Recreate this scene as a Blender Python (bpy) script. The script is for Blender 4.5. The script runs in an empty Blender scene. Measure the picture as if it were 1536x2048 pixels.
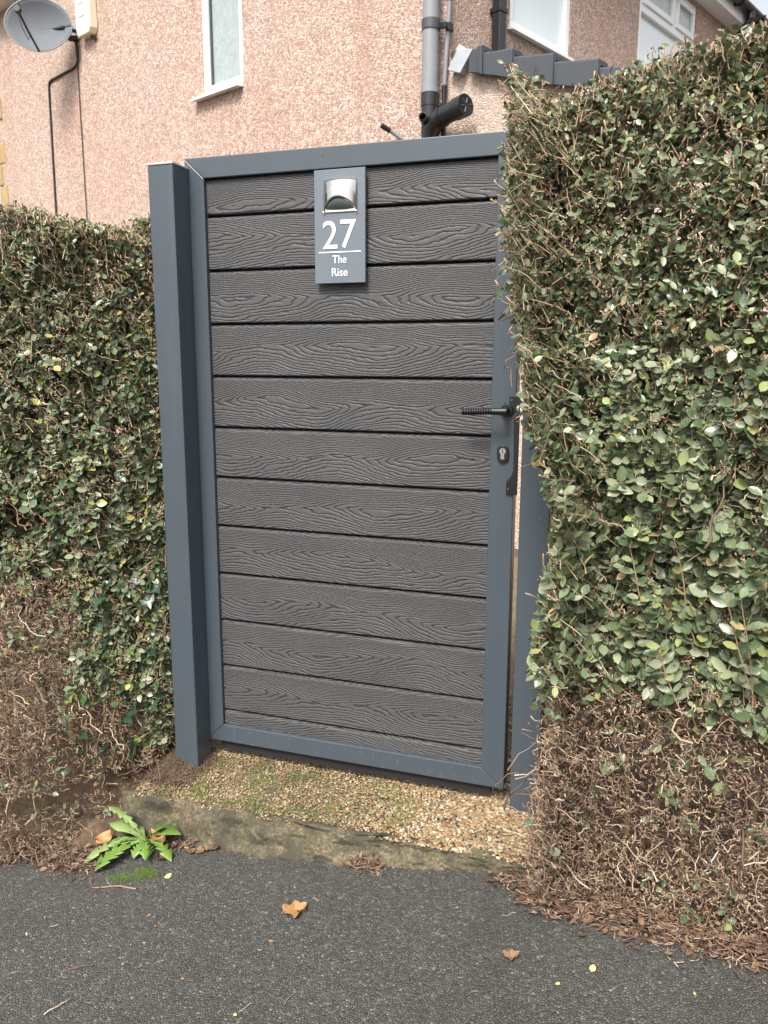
import bpy, math, random
import numpy as np
from mathutils import Matrix, Vector
from math import radians, sin, cos, pi

sc = bpy.context.scene
col = sc.collection
rng = np.random.default_rng(27)
random.seed(27)

# ------------------------------------------------------------------ camera
CAM = np.array([1.2592, -2.1122, 1.2562])
YAW, PIT, ROL = .3285, .1860, .0031
_f = np.array([-sin(YAW)*cos(PIT), cos(YAW)*cos(PIT), -sin(PIT)])
_r0 = np.array([cos(YAW), sin(YAW), 0.0]); _u0 = np.cross(_r0, _f)
_r = cos(ROL)*_r0 + sin(ROL)*_u0; _u = -sin(ROL)*_r0 + cos(ROL)*_u0
cam = bpy.data.cameras.new('camera')
cam.sensor_fit = 'VERTICAL'; cam.sensor_height = 36.0; cam.lens = 1610.05/2048*36.0
cam.clip_start = 0.02; cam.clip_end = 1000
cam.dof.use_dof = True; cam.dof.focus_distance = 2.3; cam.dof.aperture_fstop = 8.0
cam_o = bpy.data.objects.new('camera', cam)
m = Matrix.Identity(4)
for i in range(3):
    m[i][0] = _r[i]; m[i][1] = _u[i]; m[i][2] = -_f[i]; m[i][3] = CAM[i]
cam_o.matrix_world = m
col.objects.link(cam_o); sc.camera = cam_o

# ------------------------------------------------------------------ world, sun, exposure
SUN_EL, SUN_AZ = radians(52), radians(184)     # azimuth measured from +Y towards +X: from behind-left of the camera
w = bpy.data.worlds.new('World'); sc.world = w; w.use_nodes = True
nt = w.node_tree; nt.nodes.clear()
wo = nt.nodes.new('ShaderNodeOutputWorld'); bg = nt.nodes.new('ShaderNodeBackground')
sky = nt.nodes.new('ShaderNodeTexSky'); sky.sky_type = 'NISHITA'; sky.sun_disc = False
sky.sun_elevation = SUN_EL; sky.sun_rotation = SUN_AZ
sky.air_density = 1.0; sky.dust_density = 5.0; sky.ozone_density = 1.0
hs = nt.nodes.new('ShaderNodeHueSaturation'); hs.inputs['Saturation'].default_value = 0.22   # cloud cover: a white sky
nt.links.new(sky.outputs[0], hs.inputs['Color']); nt.links.new(hs.outputs[0], bg.inputs[0])
bg.inputs[1].default_value = 0.115
nt.links.new(bg.outputs[0], wo.inputs[0])
sun = bpy.data.lights.new('sun', 'SUN'); sun.energy = 1.9; sun.angle = radians(17); sun.color = (1, .965, .91)
sun_o = bpy.data.objects.new('sun', sun); col.objects.link(sun_o)
_sd = Vector((sin(SUN_AZ)*cos(SUN_EL), cos(SUN_AZ)*cos(SUN_EL), sin(SUN_EL)))
sun_o.rotation_euler = _sd.to_track_quat('Z', 'Y').to_euler()
sun_o.location = _sd*20
vs = sc.view_settings
vs.view_transform = 'Standard'; vs.look = 'None'; vs.gamma = 1.0; vs.use_curve_mapping = False
vs.exposure = 1.32

# ------------------------------------------------------------------ helpers
def V(*a): return np.array(a, float)

def hash3(i, j, k, s):
    n = (i*374761393 + j*668265263 + k*2147483647 + s*144665) & 0x7fffffff
    n = ((n ^ (n >> 13))*1274126177) & 0x7fffffff
    return ((n ^ (n >> 16)) & 0xffff)/65535.0

def noise(x, y, z=0.0, s=0):
    x, y, z = np.broadcast_arrays(np.asarray(x, float), np.asarray(y, float), np.asarray(z, float))
    i, j, k = np.floor(x).astype(np.int64), np.floor(y).astype(np.int64), np.floor(z).astype(np.int64)
    u, v, t = x-i, y-j, z-k
    u, v, t = u*u*(3-2*u), v*v*(3-2*v), t*t*(3-2*t)
    r = 0
    for a in (0, 1):
        for b in (0, 1):
            for c in (0, 1):
                r = r + hash3(i+a, j+b, k+c, s)*(u if a else 1-u)*(v if b else 1-v)*(t if c else 1-t)
    return r

def mesh_np(name, verts, tris, mat, smooth=True):
    me = bpy.data.meshes.new(name)
    verts = np.ascontiguousarray(verts, dtype=np.float32).reshape(-1, 3)
    tris = np.ascontiguousarray(tris, dtype=np.int32).reshape(-1, 3)
    me.vertices.add(len(verts)); me.vertices.foreach_set('co', verts.ravel())
    me.loops.add(tris.size); me.loops.foreach_set('vertex_index', tris.ravel())
    me.polygons.add(len(tris))
    me.polygons.foreach_set('loop_start', np.arange(0, tris.size, 3, dtype=np.int32))
    me.polygons.foreach_set('loop_total', np.full(len(tris), 3, dtype=np.int32))
    me.polygons.foreach_set('use_smooth', np.full(len(tris), smooth, dtype=bool))
    me.update(calc_edges=True)
    if mat: me.materials.append(mat)
    return me

def link(name, me, parent=None, loc=None):
    o = bpy.data.objects.new(name, me); col.objects.link(o)
    if parent is not None:
        o.parent = parent
        o.matrix_parent_inverse = parent.matrix_basis.inverted() if loc is None else Matrix.Identity(4)
    if loc is not None: o.location = loc
    return o

def thing(name, label, cat, loc=(0, 0, 0), group=None):
    o = bpy.data.objects.new(name, None); col.objects.link(o)
    o.location = loc; o.empty_display_size = .1
    tag(o, label, cat, group); return o

def tag(o, label=None, cat=None, group=None, kind=None):
    if label: o['label'] = label
    if cat: o['category'] = cat
    if group: o['group'] = group
    if kind: o['kind'] = kind
    return o

class MB:
    """collects faces for ONE mesh (world coordinates unless T maps them)"""
    def __init__(s, T=None): s.v = []; s.f = []; s.T = T
    def add(s, vs, fs):
        n = len(s.v)
        for p in vs:
            p = tuple(float(c) for c in p)
            s.v.append(tuple(s.T(*p)) if s.T else p)
        s.f += [tuple(i+n for i in f) for f in fs]
        return s
    def box(s, a, b):
        x0, y0, z0 = a; x1, y1, z1 = b
        return s.add([(x0,y0,z0),(x1,y0,z0),(x1,y1,z0),(x0,y1,z0),(x0,y0,z1),(x1,y0,z1),(x1,y1,z1),(x0,y1,z1)],
                     [(0,3,2,1),(4,5,6,7),(0,1,5,4),(1,2,6,5),(2,3,7,6),(3,0,4,7)])
    def prism(s, poly, d, n0=None):
        """poly: list of 3d points, extruded by vector d"""
        k = len(poly); d = np.array(d, float)
        P = [np.array(p, float) for p in poly]
        return s.add(P+[p+d for p in P], [tuple(range(k))[::-1], tuple(range(k, 2*k))]+[(i, (i+1) % k, k+(i+1) % k, k+i) for i in range(k)])
    def tube(s, path, rad, n=10, caps=True):
        P = [np.array(p, float) for p in path]; m_ = len(P)
        if np.isscalar(rad): rad = [rad]*m_
        vs = []; up = None
        for i in range(m_):
            t = P[min(i+1, m_-1)]-P[max(i-1, 0)]; t /= np.linalg.norm(t)+1e-12
            if up is None:
                up = np.cross(t, (0.3, .2, 1)) if abs(t[2]) < .9 else np.cross(t, (1, .1, 0))
            up = up - t*(up@t); up /= np.linalg.norm(up)+1e-12
            b = np.cross(t, up)
            for k in range(n):
                a = 2*pi*k/n; vs.append(P[i]+rad[i]*(cos(a)*up+sin(a)*b))
        fs = [(i*n+k, i*n+(k+1) % n, (i+1)*n+(k+1) % n, (i+1)*n+k) for i in range(m_-1) for k in range(n)]
        if caps: fs += [tuple(range(n))[::-1], tuple(range((m_-1)*n, m_*n))]
        return s.add(vs, fs)
    def grid(s, fn, nu, nv):
        vs = [fn(i/nu, j/nv) for i in range(nu+1) for j in range(nv+1)]
        fs = [(i*(nv+1)+j, (i+1)*(nv+1)+j, (i+1)*(nv+1)+j+1, i*(nv+1)+j+1) for i in range(nu) for j in range(nv)]
        return s.add(vs, fs)
    def build(s, name, mat, parent=None, smooth=False, bevel=0, solid=0):
        me = bpy.data.meshes.new(name); me.from_pydata(s.v, [], s.f); me.update()
        import bmesh
        b = bmesh.new(); b.from_mesh(me); bmesh.ops.recalc_face_normals(b, faces=b.faces); b.to_mesh(me); b.free()
        if smooth:
            me.polygons.foreach_set('use_smooth', np.ones(len(me.polygons), bool))
            try: me.set_sharp_from_angle(angle=radians(40))
            except Exception: pass
        me.materials.append(mat)
        o = link(name, me, parent)
        if solid:
            q = o.modifiers.new('solid', 'SOLIDIFY'); q.thickness = solid; q.offset = 0
        if bevel:
            q = o.modifiers.new('bevel', 'BEVEL'); q.width = bevel; q.segments = 2; q.limit_method = 'ANGLE'; q.angle_limit = radians(40)
        return o

# ------------------------------------------------------------------ materials
class N:
    """tiny node-graph helper"""
    def __init__(s, name):
        s.m = bpy.data.materials.new(name); s.m.use_nodes = True
        s.t = s.m.node_tree; s.t.nodes.clear()
        s.out = s.t.nodes.new('ShaderNodeOutputMaterial')
        s.b = s.t.nodes.new('ShaderNodeBsdfPrincipled')
        s.t.links.new(s.b.outputs[0], s.out.inputs[0])
    def node(s, typ, **kw):
        n = s.t.nodes.new(typ)
        for k, v in kw.items(): setattr(n, k, v)
        return n
    def put(s, sock, val):
        if hasattr(val, 'is_output') or isinstance(val, bpy.types.NodeSocket): s.t.links.new(val, sock)
        elif isinstance(val, (tuple, list)) and len(val) == 3 and sock.type == 'RGBA': sock.default_value = (*val, 1)
        else: sock.default_value = val
    def math(s, op, a, b=None, c=None, clamp=False):
        n = s.node('ShaderNodeMath', operation=op); n.use_clamp = clamp
        s.put(n.inputs[0], a)
        if b is not None: s.put(n.inputs[1], b)
        if c is not None: s.put(n.inputs[2], c)
        return n.outputs[0]
    def pos(s, obj=False):
        if obj: return s.node('ShaderNodeTexCoord').outputs['Object']
        return s.node('ShaderNodeNewGeometry').outputs['Position']
    def vmul(s, v, k):
        n = s.node('ShaderNodeVectorMath', operation='MULTIPLY'); s.put(n.inputs[0], v); n.inputs[1].default_value = k; return n.outputs[0]
    def noise(s, vec, scale, detail=2, rough=.5, dist=0):
        n = s.node('ShaderNodeTexNoise'); s.put(n.inputs['Vector'], vec)
        n.inputs['Scale'].default_value = scale; n.inputs['Detail'].default_value = detail
        n.inputs['Roughness'].default_value = rough; n.inputs['Distortion'].default_value = dist
        return n.outputs[0]
    def voro(s, vec, scale, feature='F1'):
        n = s.node('ShaderNodeTexVoronoi', feature=feature); s.put(n.inputs['Vector'], vec); n.inputs['Scale'].default_value = scale
        return n
    def ramp(s, fac, stops, interp='LINEAR'):
        n = s.node('ShaderNodeValToRGB'); s.put(n.inputs[0], fac); cr = n.color_ramp; cr.interpolation = interp
        while len(cr.elements) > 1: cr.elements.remove(cr.elements[-1])
        cr.elements[0].position = stops[0][0]; cr.elements[0].color = (*stops[0][1], 1)
        for p, c in stops[1:]:
            e = cr.elements.new(p); e.color = (*c, 1)
        return n.outputs[0]
    def step(s, v, a, b):
        n = s.node('ShaderNodeMapRange'); n.interpolation_type = 'SMOOTHSTEP'; s.put(n.inputs[0], v)
        n.inputs[1].default_value = a; n.inputs[2].default_value = b; return n.outputs[0]
    def mix(s, fac, a, b, mode='MIX'):
        n = s.node('ShaderNodeMix', data_type='RGBA', blend_type=mode); s.put(n.inputs[0], fac); s.put(n.inputs[6], a); s.put(n.inputs[7], b)
        return n.outputs[2]
    def bump(s, h, strength=.5, dist=.002):
        n = s.node('ShaderNodeBump'); n.inputs['Strength'].default_value = strength; n.inputs['Distance'].default_value = dist
        s.put(n.inputs['Height'], h); s.t.links.new(n.outputs[0], s.b.inputs['Normal']); return n
    def set(s, **kw):
        for k, v in kw.items(): s.put(s.b.inputs[k.replace('_', ' ')], v)
        return s.m

def plain(name, c, rough=.5, metal=0.0, var=.12, scale=25, bump=0.0):
    n = N(name); p = n.pos()
    f = n.noise(p, scale, 3, .6)
    cc = n.mix(f, tuple(x*(1-var) for x in c), tuple(x*(1+var) for x in c))
    n.set(Base_Color=cc, Roughness=n.math('MULTIPLY_ADD', n.noise(p, scale*3, 2), .16, rough-.08), Metallic=metal)
    if bump: n.bump(n.noise(p, scale*6, 3), bump, .001)
    return n.m

M = {}
# powder-coated anthracite aluminium
n = N('anthracite_metal'); p = n.pos()
sm = n.noise(n.vmul(p, (3, 3, 1)), 3, 4, .6)
fc = n.mix(sm, (.044, .057, .069), (.056, .070, .083))
sz = n.node('ShaderNodeSeparateXYZ'); n.put(sz.inputs[0], p)
spl = n.math('MULTIPLY', n.step(n.noise(p, 95, 3, .7), .60, .70), n.step(sz.outputs[2], .42, .02))
drip = n.math('MULTIPLY', n.step(n.noise(n.vmul(p, (40, 40, 1.2)), 1.0, 3, .6), .62, .75), .22)
fc = n.mix(drip, fc, (.10, .115, .125))
fc = n.mix(n.math('MULTIPLY', spl, .55), fc, (.16, .12, .08))
n.set(Base_Color=fc, Roughness=n.math('MULTIPLY_ADD', n.noise(p, 30, 3), .12, .30))
n.bump(n.noise(p, 900, 1), .05, .0004); M['anthracite'] = n.m
n = N('sign_grey'); p = n.pos()
n.set(Base_Color=n.mix(n.noise(p, 20), (.105, .125, .145), (.12, .14, .16)), Roughness=.45); M['sign'] = n.m
M['white_print'] = plain('white_print', (.85, .86, .86), .5, var=.02)
M['black_metal'] = plain('black_metal', (.004, .004, .0045), .42)
M['black_rubber'] = plain('black_rubber', (.008, .008, .008), .8)
M['steel'] = plain('brushed_steel', (.62, .60, .56), .24, 1.0)
M['chrome'] = plain('chrome_hood', (.62, .59, .55), .17, 1.0, var=.10, scale=60)
n = N('clear_lens'); n.set(Base_Color=(.10, .12, .11), Roughness=.06, Coat_Weight=.6, IOR=1.5); M['lens'] = n.m

# embossed composite board
n = N('composite_board'); o = n.pos(True)
rnd = n.node('ShaderNodeObjectInfo').outputs['Random']
sx = n.node('ShaderNodeSeparateXYZ'); n.put(sx.inputs[0], o)
u = n.math('ADD', sx.outputs[0], n.math('MULTIPLY', rnd, 37.0))
def vec(n, x, y, z=0.0):
    c = n.node('ShaderNodeCombineXYZ'); n.put(c.inputs[0], x); n.put(c.inputs[1], y); n.put(c.inputs[2], z); return c.outputs[0]
wander = n.math('MULTIPLY', n.math('SUBTRACT', n.noise(vec(n, u, rnd), 2.6, 1), .5), .10)
vv = n.math('SUBTRACT', sx.outputs[2], wander)
vv = n.math('MULTIPLY', vv, n.math('MULTIPLY_ADD', n.math('SIGN', vv), .22, 1.0))
av = n.math('SQRT', n.math('ADD', n.math('MULTIPLY', vv, vv), .000012))
ph = n.math('MULTIPLY', n.math('POWER', av, 1.25), 285.0)
ph = n.math('ADD', ph, n.math('MULTIPLY', n.math('SINE', n.math('MULTIPLY_ADD', u, 9.2, n.math('MULTIPLY', rnd, 50.0))), 3.0))
nz = n.noise(vec(n, n.math('MULTIPLY', u, 7.0), n.math('MULTIPLY', sx.outputs[2], 22.0), rnd), 1.0, 2, .5)
ph = n.math('ADD', ph, n.math('MULTIPLY', nz, 3.6))
nz2 = n.noise(vec(n, n.math('MULTIPLY', u, 34.0), n.math('MULTIPLY', sx.outputs[2], 70.0), rnd), 1.0, 2, .5)
ph = n.math('ADD', ph, n.math('MULTIPLY', nz2, .8))
sn = n.math('MULTIPLY_ADD', n.math('SINE', n.math('MULTIPLY', ph, 6.2832)), .5, .5)
groove = n.math('POWER', sn, 4.5)
fib = n.noise(vec(n, n.math('MULTIPLY', u, 60.0), n.math('MULTIPLY', sx.outputs[2], 900.0), rnd), 1.0, 3, .6)
tone = n.noise(vec(n, n.math('MULTIPLY', u, 3.0), n.math('MULTIPLY', sx.outputs[2], 9.0), rnd), 1.0, 2, .5)
basec = n.mix(tone, (.040, .0385, .0385), (.060, .0578, .0578))
basec = n.mix(n.math('MULTIPLY', fib, .35), basec, (.095, .093, .093))
basec = n.mix(n.math('MULTIPLY', groove, .78), basec, (.014, .0135, .014))
n.set(Base_Color=basec, Roughness=.55)
h = n.math('ADD', n.math('MULTIPLY', groove, -1.0), n.math('MULTIPLY', fib, .18))
n.bump(h, .9, .0016); M['board'] = n.m

# pebbledash
def pebbledash(name, tint, light):
    n = N(name); p = n.pos()
    warp = n.node('ShaderNodeVectorMath', operation='ADD')
    nn = n.node('ShaderNodeTexNoise'); n.put(nn.inputs['Vector'], p); nn.inputs['Scale'].default_value = 60
    n.put(warp.inputs[0], p); n.put(warp.inputs[1], n.vmul(nn.outputs['Color'], (.012, .012, .012)))
    vo = n.voro(warp.outputs[0], 72)
    ed = n.voro(warp.outputs[0], 72, 'DISTANCE_TO_EDGE').outputs['Distance']
    sp = n.node('ShaderNodeSeparateColor'); n.put(sp.inputs[0], vo.outputs['Color'])
    c = n.ramp(sp.outputs[0], [(0, (.22, .12, .095)), (.2, (.38, .235, .185)), (.42, (.52, .365, .295)), (.62, (.62, .485, .415)), (.80, (.80, .73, .66)), (1, (.48, .335, .215))])
    c = n.mix(.30, c, (.64, .475, .385))
    c = n.mix(n.step(ed, .09, .0), c, (.25, .155, .12))
    big = n.noise(p, 1.4, 4, .6)
    c = n.mix(n.step(big, .35, .75), c, tint, 'MULTIPLY') if tint else c
    st = n.noise(n.vmul(p, (2.2, 2.2, .35)), 1.6, 4, .65)
    c = n.mix(n.math('MULTIPLY', n.step(st, .50, .8), .5), c, (.38, .235, .15))
    if light: c = n.mix(.35, c, (.62, .52, .42))
    n.set(Base_Color=c, Roughness=.85)
    n.bump(n.math('SUBTRACT', n.step(ed, 0, .35), n.math('MULTIPLY', sp.outputs[1], .5)), .9, .006)
    return n.m
M['dash'] = pebbledash('pink_pebbledash', (1.0, .93, .90), False)
M['dash_new'] = pebbledash('pale_pebbledash', None, True)
M['upvc'] = plain('white_upvc', (.80, .81, .80), .35, var=.02)
M['cream_plastic'] = plain('cream_plastic', (.70, .64, .47), .4, var=.06)
M['grey_pipe'] = plain('grey_pipe_plastic', (.20, .21, .22), .38, var=.14, scale=9)
M['black_pipe'] = plain('black_pipe_plastic', (.014, .015, .017), .3)
M['tile_grey'] = plain('grey_verge_plastic', (.046, .052, .060), .55, var=.08)
M['lead'] = plain('lead_flashing', (.36, .38, .40), .5, .2, var=.3, scale=30)
M['mortar'] = plain('mortar', (.55, .47, .36), .9, bump=.4)
M['quoin'] = plain('sandstone', (.34, .24, .115), .9, var=.35, scale=7, bump=.5)
M['roof'] = plain('slate_roof', (.06, .065, .07), .7, var=.3, scale=12)
M['dish'] = plain('grey_dish', (.105, .115, .13), .75, var=.10, scale=9)
M['cable'] = plain('black_cable', (.02, .019, .02), .55)
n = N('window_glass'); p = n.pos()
n.set(Base_Color=(.70, .76, .77), Roughness=.04, Coat_Weight=1.0, Coat_Roughness=.02); M['glass_sky_pale'] = n.m  # pale base colour stands in for white sky reflected in the front panes
n = N('obscure_glass'); p = n.pos()
q = n.noise(p, 14, 5, .65, 1.5)
n.set(Base_Color=n.mix(q, (.15, .19, .18), (.42, .46, .45)), Roughness=.12, Coat_Weight=1.0, Coat_Roughness=.05)
n.bump(n.noise(p, 45, 3, .6, 1.0), .35, .004); M['glass_obscure'] = n.m

# asphalt
n = N('tarmac'); p = n.pos()
vo = n.voro(p, 165); vs2 = n.voro(p, 330)
ed = n.voro(p, 165, 'DISTANCE_TO_EDGE').outputs['Distance']
sp = n.node('ShaderNodeSeparateColor'); n.put(sp.inputs[0], vo.outputs['Color'])
c = n.ramp(sp.outputs[0], [(0, (.037, .034, .028)), (.3, (.059, .056, .048)), (.62, (.084, .080, .069)), (.94, (.122, .117, .102)), (1, (.24, .225, .195))])
sp2 = n.node('ShaderNodeSeparateColor'); n.put(sp2.inputs[0], vs2.outputs['Color'])
c = n.mix(.28, c, n.ramp(sp2.outputs[1], [(0, (.028, .027, .026)), (1, (.10, .10, .095))]))
c = n.mix(n.step(ed, .09, .0), c, (.022, .021, .020))
big = n.noise(p, 2.6, 4, .6)
c = n.mix(n.math('MULTIPLY', n.step(big, .45, .72), .45), c, (.026, .023, .018))
gr = n.noise(p, 5.0, 4, .6)
c = n.mix(n.math('MULTIPLY', n.step(gr, .60, .78), .30), c, (.05, .062, .030))
n.set(Base_Color=c, Roughness=n.math('MULTIPLY_ADD', sp.outputs[2], .3, .5))
n.bump(n.math('ADD', n.step(ed, 0, .3), n.math('MULTIPLY', sp.outputs[1], 1.2)), .8, .0028); M['tarmac'] = n.m

n = N('soil'); p = n.pos()
q = n.noise(p, 35, 5, .7); q2 = n.noise(p, 260, 3, .6)
c = n.ramp(q, [(.25, (.04, .025, .016)), (.5, (.10, .064, .038)), (.75, (.23, .155, .09))])
c = n.mix(n.math('MULTIPLY', q2, .5), c, (.13, .085, .05))
n.set(Base_Color=c, Roughness=.95); n.bump(n.math('ADD', q, q2), .9, .01); M['soil'] = n.m

n = N('mossy_concrete'); p = n.pos()
q = n.noise(p, 9, 5, .65); q2 = n.noise(p, 120, 3, .6); q3 = n.noise(p, 22, 4, .6)
c = n.ramp(q2, [(.3, (.050, .040, .024)), (.55, (.125, .100, .060)), (.8, (.27, .215, .13))])
c = n.mix(n.step(q, .36, .60), c, n.mix(q2, (.022, .021, .014), (.070, .062, .040)))
c = n.mix(n.math('MULTIPLY', n.step(q3, .50, .68), .55), c, (.046, .048, .013))
n.set(Base_Color=c, Roughness=.9); n.bump(n.math('ADD', q2, q3), .8, .004); M['concrete'] = n.m

def island(n):
    r = n.math('ADD', n.node('ShaderNodeNewGeometry').outputs['Random Per Island'], n.node('ShaderNodeObjectInfo').outputs['Random'])
    return n.math('FRACT', r)

n = N('pebbles'); p = n.pos(); r = island(n)
c = n.ramp(r, [(0, (.24, .175, .09)), (.2, (.38, .30, .185)), (.32, (.19, .115, .05)), (.46, (.52, .45, .32)), (.54, (.27, .18, .085)), (.68, (.30, .24, .155)), (.78, (.26, .105, .03)), (.86, (.11, .09, .07)), (.94, (.035, .032, .03))], 'CONSTANT')
c = n.mix(n.math('MULTIPLY', n.noise(p, 300, 2), .5), c, n.mix(.6, c, (.12, .09, .05)))
ms = n.noise(p, 11, 4, .6); sxp = n.node('ShaderNodeSeparateXYZ'); n.put(sxp.inputs[0], p)
left = n.step(sxp.outputs[0], .85, .25)
c = n.mix(n.math('MULTIPLY', n.math('MULTIPLY', n.step(ms, .44, .64), left), .72), c, (.062, .072, .016))
n.set(Base_Color=c, Roughness=.6); M['pebble'] = n.m
n = N('pebble_bed'); p = n.pos(); vo = n.voro(p, 210); sp = n.node('ShaderNodeSeparateColor'); n.put(sp.inputs[0], vo.outputs['Color'])
c = n.ramp(sp.outputs[0], [(0, (.05, .037, .02)), (.4, (.11, .08, .042)), (.8, (.18, .135, .075)), (1, (.26, .21, .13))])
n.set(Base_Color=c, Roughness=.85); n.bump(vo.outputs['Distance'], .8, .004); M['pebble_bed'] = n.m

def leaf_mat(name, stops, rough=.30, pale=.35, trans=.12):
    n = N(name); p = n.pos(); r = island(n)
    c = n.ramp(r, stops)
    mo = n.noise(p, 170, 3, .7)
    c = n.mix(n.math('MULTIPLY', n.step(mo, .5, .72), pale), c, (.30, .33, .27))
    n.set(Base_Color=c, Roughness=n.math('MULTIPLY_ADD', mo, .22, rough-.1))
    tr = n.node('ShaderNodeBsdfTranslucent'); n.put(tr.inputs[0], c)
    mx = n.node('ShaderNodeMixShader'); mx.inputs[0].default_value = trans
    n.t.links.new(n.b.outputs[0], mx.inputs[1]); n.t.links.new(tr.outputs[0], mx.inputs[2]); n.t.links.new(mx.outputs[0], n.out.inputs[0])
    return n.m
G = [(0, (.050, .080, .036)), (.25, (.084, .124, .058)), (.5, (.125, .166, .084)), (.7, (.185, .215, .130)), (.84, (.26, .28, .195)), (.93, (.23, .26, .08)), (.98, (.36, .33, .09)), (1, (.32, .20, .10))]
M['leaf'] = leaf_mat('privet_leaf', G)
M['leaf_dusty'] = leaf_mat('dusty_privet_leaf', [(0, (.054, .086, .038)), (.3, (.096, .134, .060)), (.6, (.158, .190, .098)), (.86, (.265, .285, .185)), (.96, (.23, .27, .08)), (1, (.32, .21, .12))], pale=.42)
M['ivy'] = leaf_mat('ivy_leaf', [(0, (.014, .032, .018)), (.7, (.032, .066, .030)), (.9, (.06, .12, .035)), (1, (.20, .32, .03))], pale=.15)
M['weed'] = leaf_mat('weed_leaf', [(0, (.10, .20, .030)), (.6, (.17, .28, .05)), (1, (.27, .35, .13))], pale=.35, trans=.2)
M['dead_leaf'] = leaf_mat('dead_leaf', [(0, (.055, .030, .018)), (.4, (.13, .07, .038)), (.75, (.24, .145, .08)), (1, (.09, .042, .033))], .6, .1)
M['tan_leaf'] = leaf_mat('tan_fallen_leaf', [(0, (.40, .22, .085)), (1, (.34, .18, .07))], .55, .12)
M['yellow_leaf'] = leaf_mat('yellow_fallen_leaf', [(0, (.55, .52, .14)), (.5, (.62, .55, .26)), (1, (.50, .40, .18))], .5, .1)
def twig_mat(name, stops):
    n = N(name); p = n.pos(); r = island(n)
    c = n.ramp(r, stops)
    c = n.mix(n.math('MULTIPLY', n.noise(p, 160, 3), .6), c, n.mix(.5, c, (.05, .035, .025)))
    n.set(Base_Color=c, Roughness=.8); return n.m
M['twig'] = twig_mat('live_twig', [(0, (.22, .15, .09)), (.35, (.40, .28, .165)), (.65, (.33, .20, .115)), (1, (.58, .46, .31))])
M['dead_twig'] = twig_mat('dead_twig', [(0, (.075, .044, .031)), (.35, (.16, .095, .065)), (.62, (.25, .16, .108)), (.84, (.37, .265, .185)), (1, (.56, .46, .35))])
M['stem'] = twig_mat('stem_bark', [(0, (.23, .17, .085)), (.5, (.36, .28, .14)), (1, (.30, .24, .15))])
M['moss'] = twig_mat('moss', [(0, (.05, .10, .015)), (1, (.13, .20, .03))])

# ------------------------------------------------------------------ levels
def pav(x, y):
    xs = np.clip(x, -12, 12)
    return -.10 + .108*(xs-.53) + .02*(np.clip(y, -8, 3)+.25)
def zg(x, y):
    t = np.clip((y+.2)/.2, 0, 1); e = np.clip(-.046+.034*(x+.15), -.07, .0)
    return e*(1-t)

# pavement: one sheet to the horizon
xs = np.unique(np.concatenate([np.linspace(-.9, 2.2, 125), [-150, -60, -25, -12, -6, -3, -1.6, 3, 5, 8, 12, 25, 60, 150]]))
ys = np.unique(np.concatenate([np.linspace(-1.2, -.2, 50), [-150, -60, -25, -12, -7, -4, -2.4, -1.7]]))
X, Y = np.meshgrid(xs, ys, indexing='ij')
Zp = pav(X, Y) + np.where((np.abs(X) < 3) & (Y > -2), .006*(noise(X*6, Y*6, 0, 3)-.5)+.003*(noise(X*25, Y*25, 0, 4)-.5), 0)
def sheet(name, X, Y, Zz, mat):
    a, b = X.shape; idx = np.arange(a*b).reshape(a, b)
    q = np.stack([idx[:-1, :-1], idx[1:, :-1], idx[1:, 1:], idx[:-1, 1:]], -1).reshape(-1, 4)
    t = np.concatenate([q[:, [0, 1, 2]], q[:, [0, 2, 3]]])
    return link(name, mesh_np(name, np.stack([X, Y, Zz], -1).reshape(-1, 3), t, mat))
o = sheet('pavement', X, Y, Zp, M['tarmac']); tag(o, 'dark grey tarmac pavement with fine stone chips', None, kind='structure')

# garden soil under hedges and house
xs = np.unique(np.concatenate([np.linspace(-1.8, 2.4, 141), [-150, -60, -25, -10, -4, 4, 10, 25, 60, 150]]))
ys = np.unique(np.concatenate([np.linspace(-.62, .4, 52), [.8, 2, 4, 8, 20, 60, 150]]))
X, Y = np.meshgrid(xs, ys, indexing='ij')
edge = np.where(X < .4, -.40, -.30-.2*np.clip(X-1.0, 0, .6))+.05*(noise(X*9, 0, 0, 8)-.5)
mid = ((X > -.22) & (X < 1.04))
edge = np.where(mid, -.20, edge)
wid = np.where(mid, .05, .42)
t = np.clip((Y-edge)/wid, 0, 1); t = t*t*(3-2*t)
base = pav(X, Y)-.012
Zs = base + t*(np.where(mid, zg(X, Y)-.016, -.012)-base) + np.where(mid | (Y < edge), 0, .03*(noise(X*14, Y*14, 0, 9)-.35)+.012*(noise(X*50, Y*50, 0, 10)-.3))*(np.abs(X) < 3)*(Y < .6)
Zs = np.where((Y > edge) & ~mid & (Y < edge+.12), np.maximum(Zs, pav(X, Y)+.004), Zs)
# small heap of earth round the hinge post
hd = np.hypot(X+.13, Y+.06); Zs = Zs + .05*np.exp(-(hd/.10)**2)*(Y > -.2)
o = sheet('garden_ground', X, Y, Zs, M['soil']); tag(o, 'brown earth under the hedges', None, kind='structure')

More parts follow.
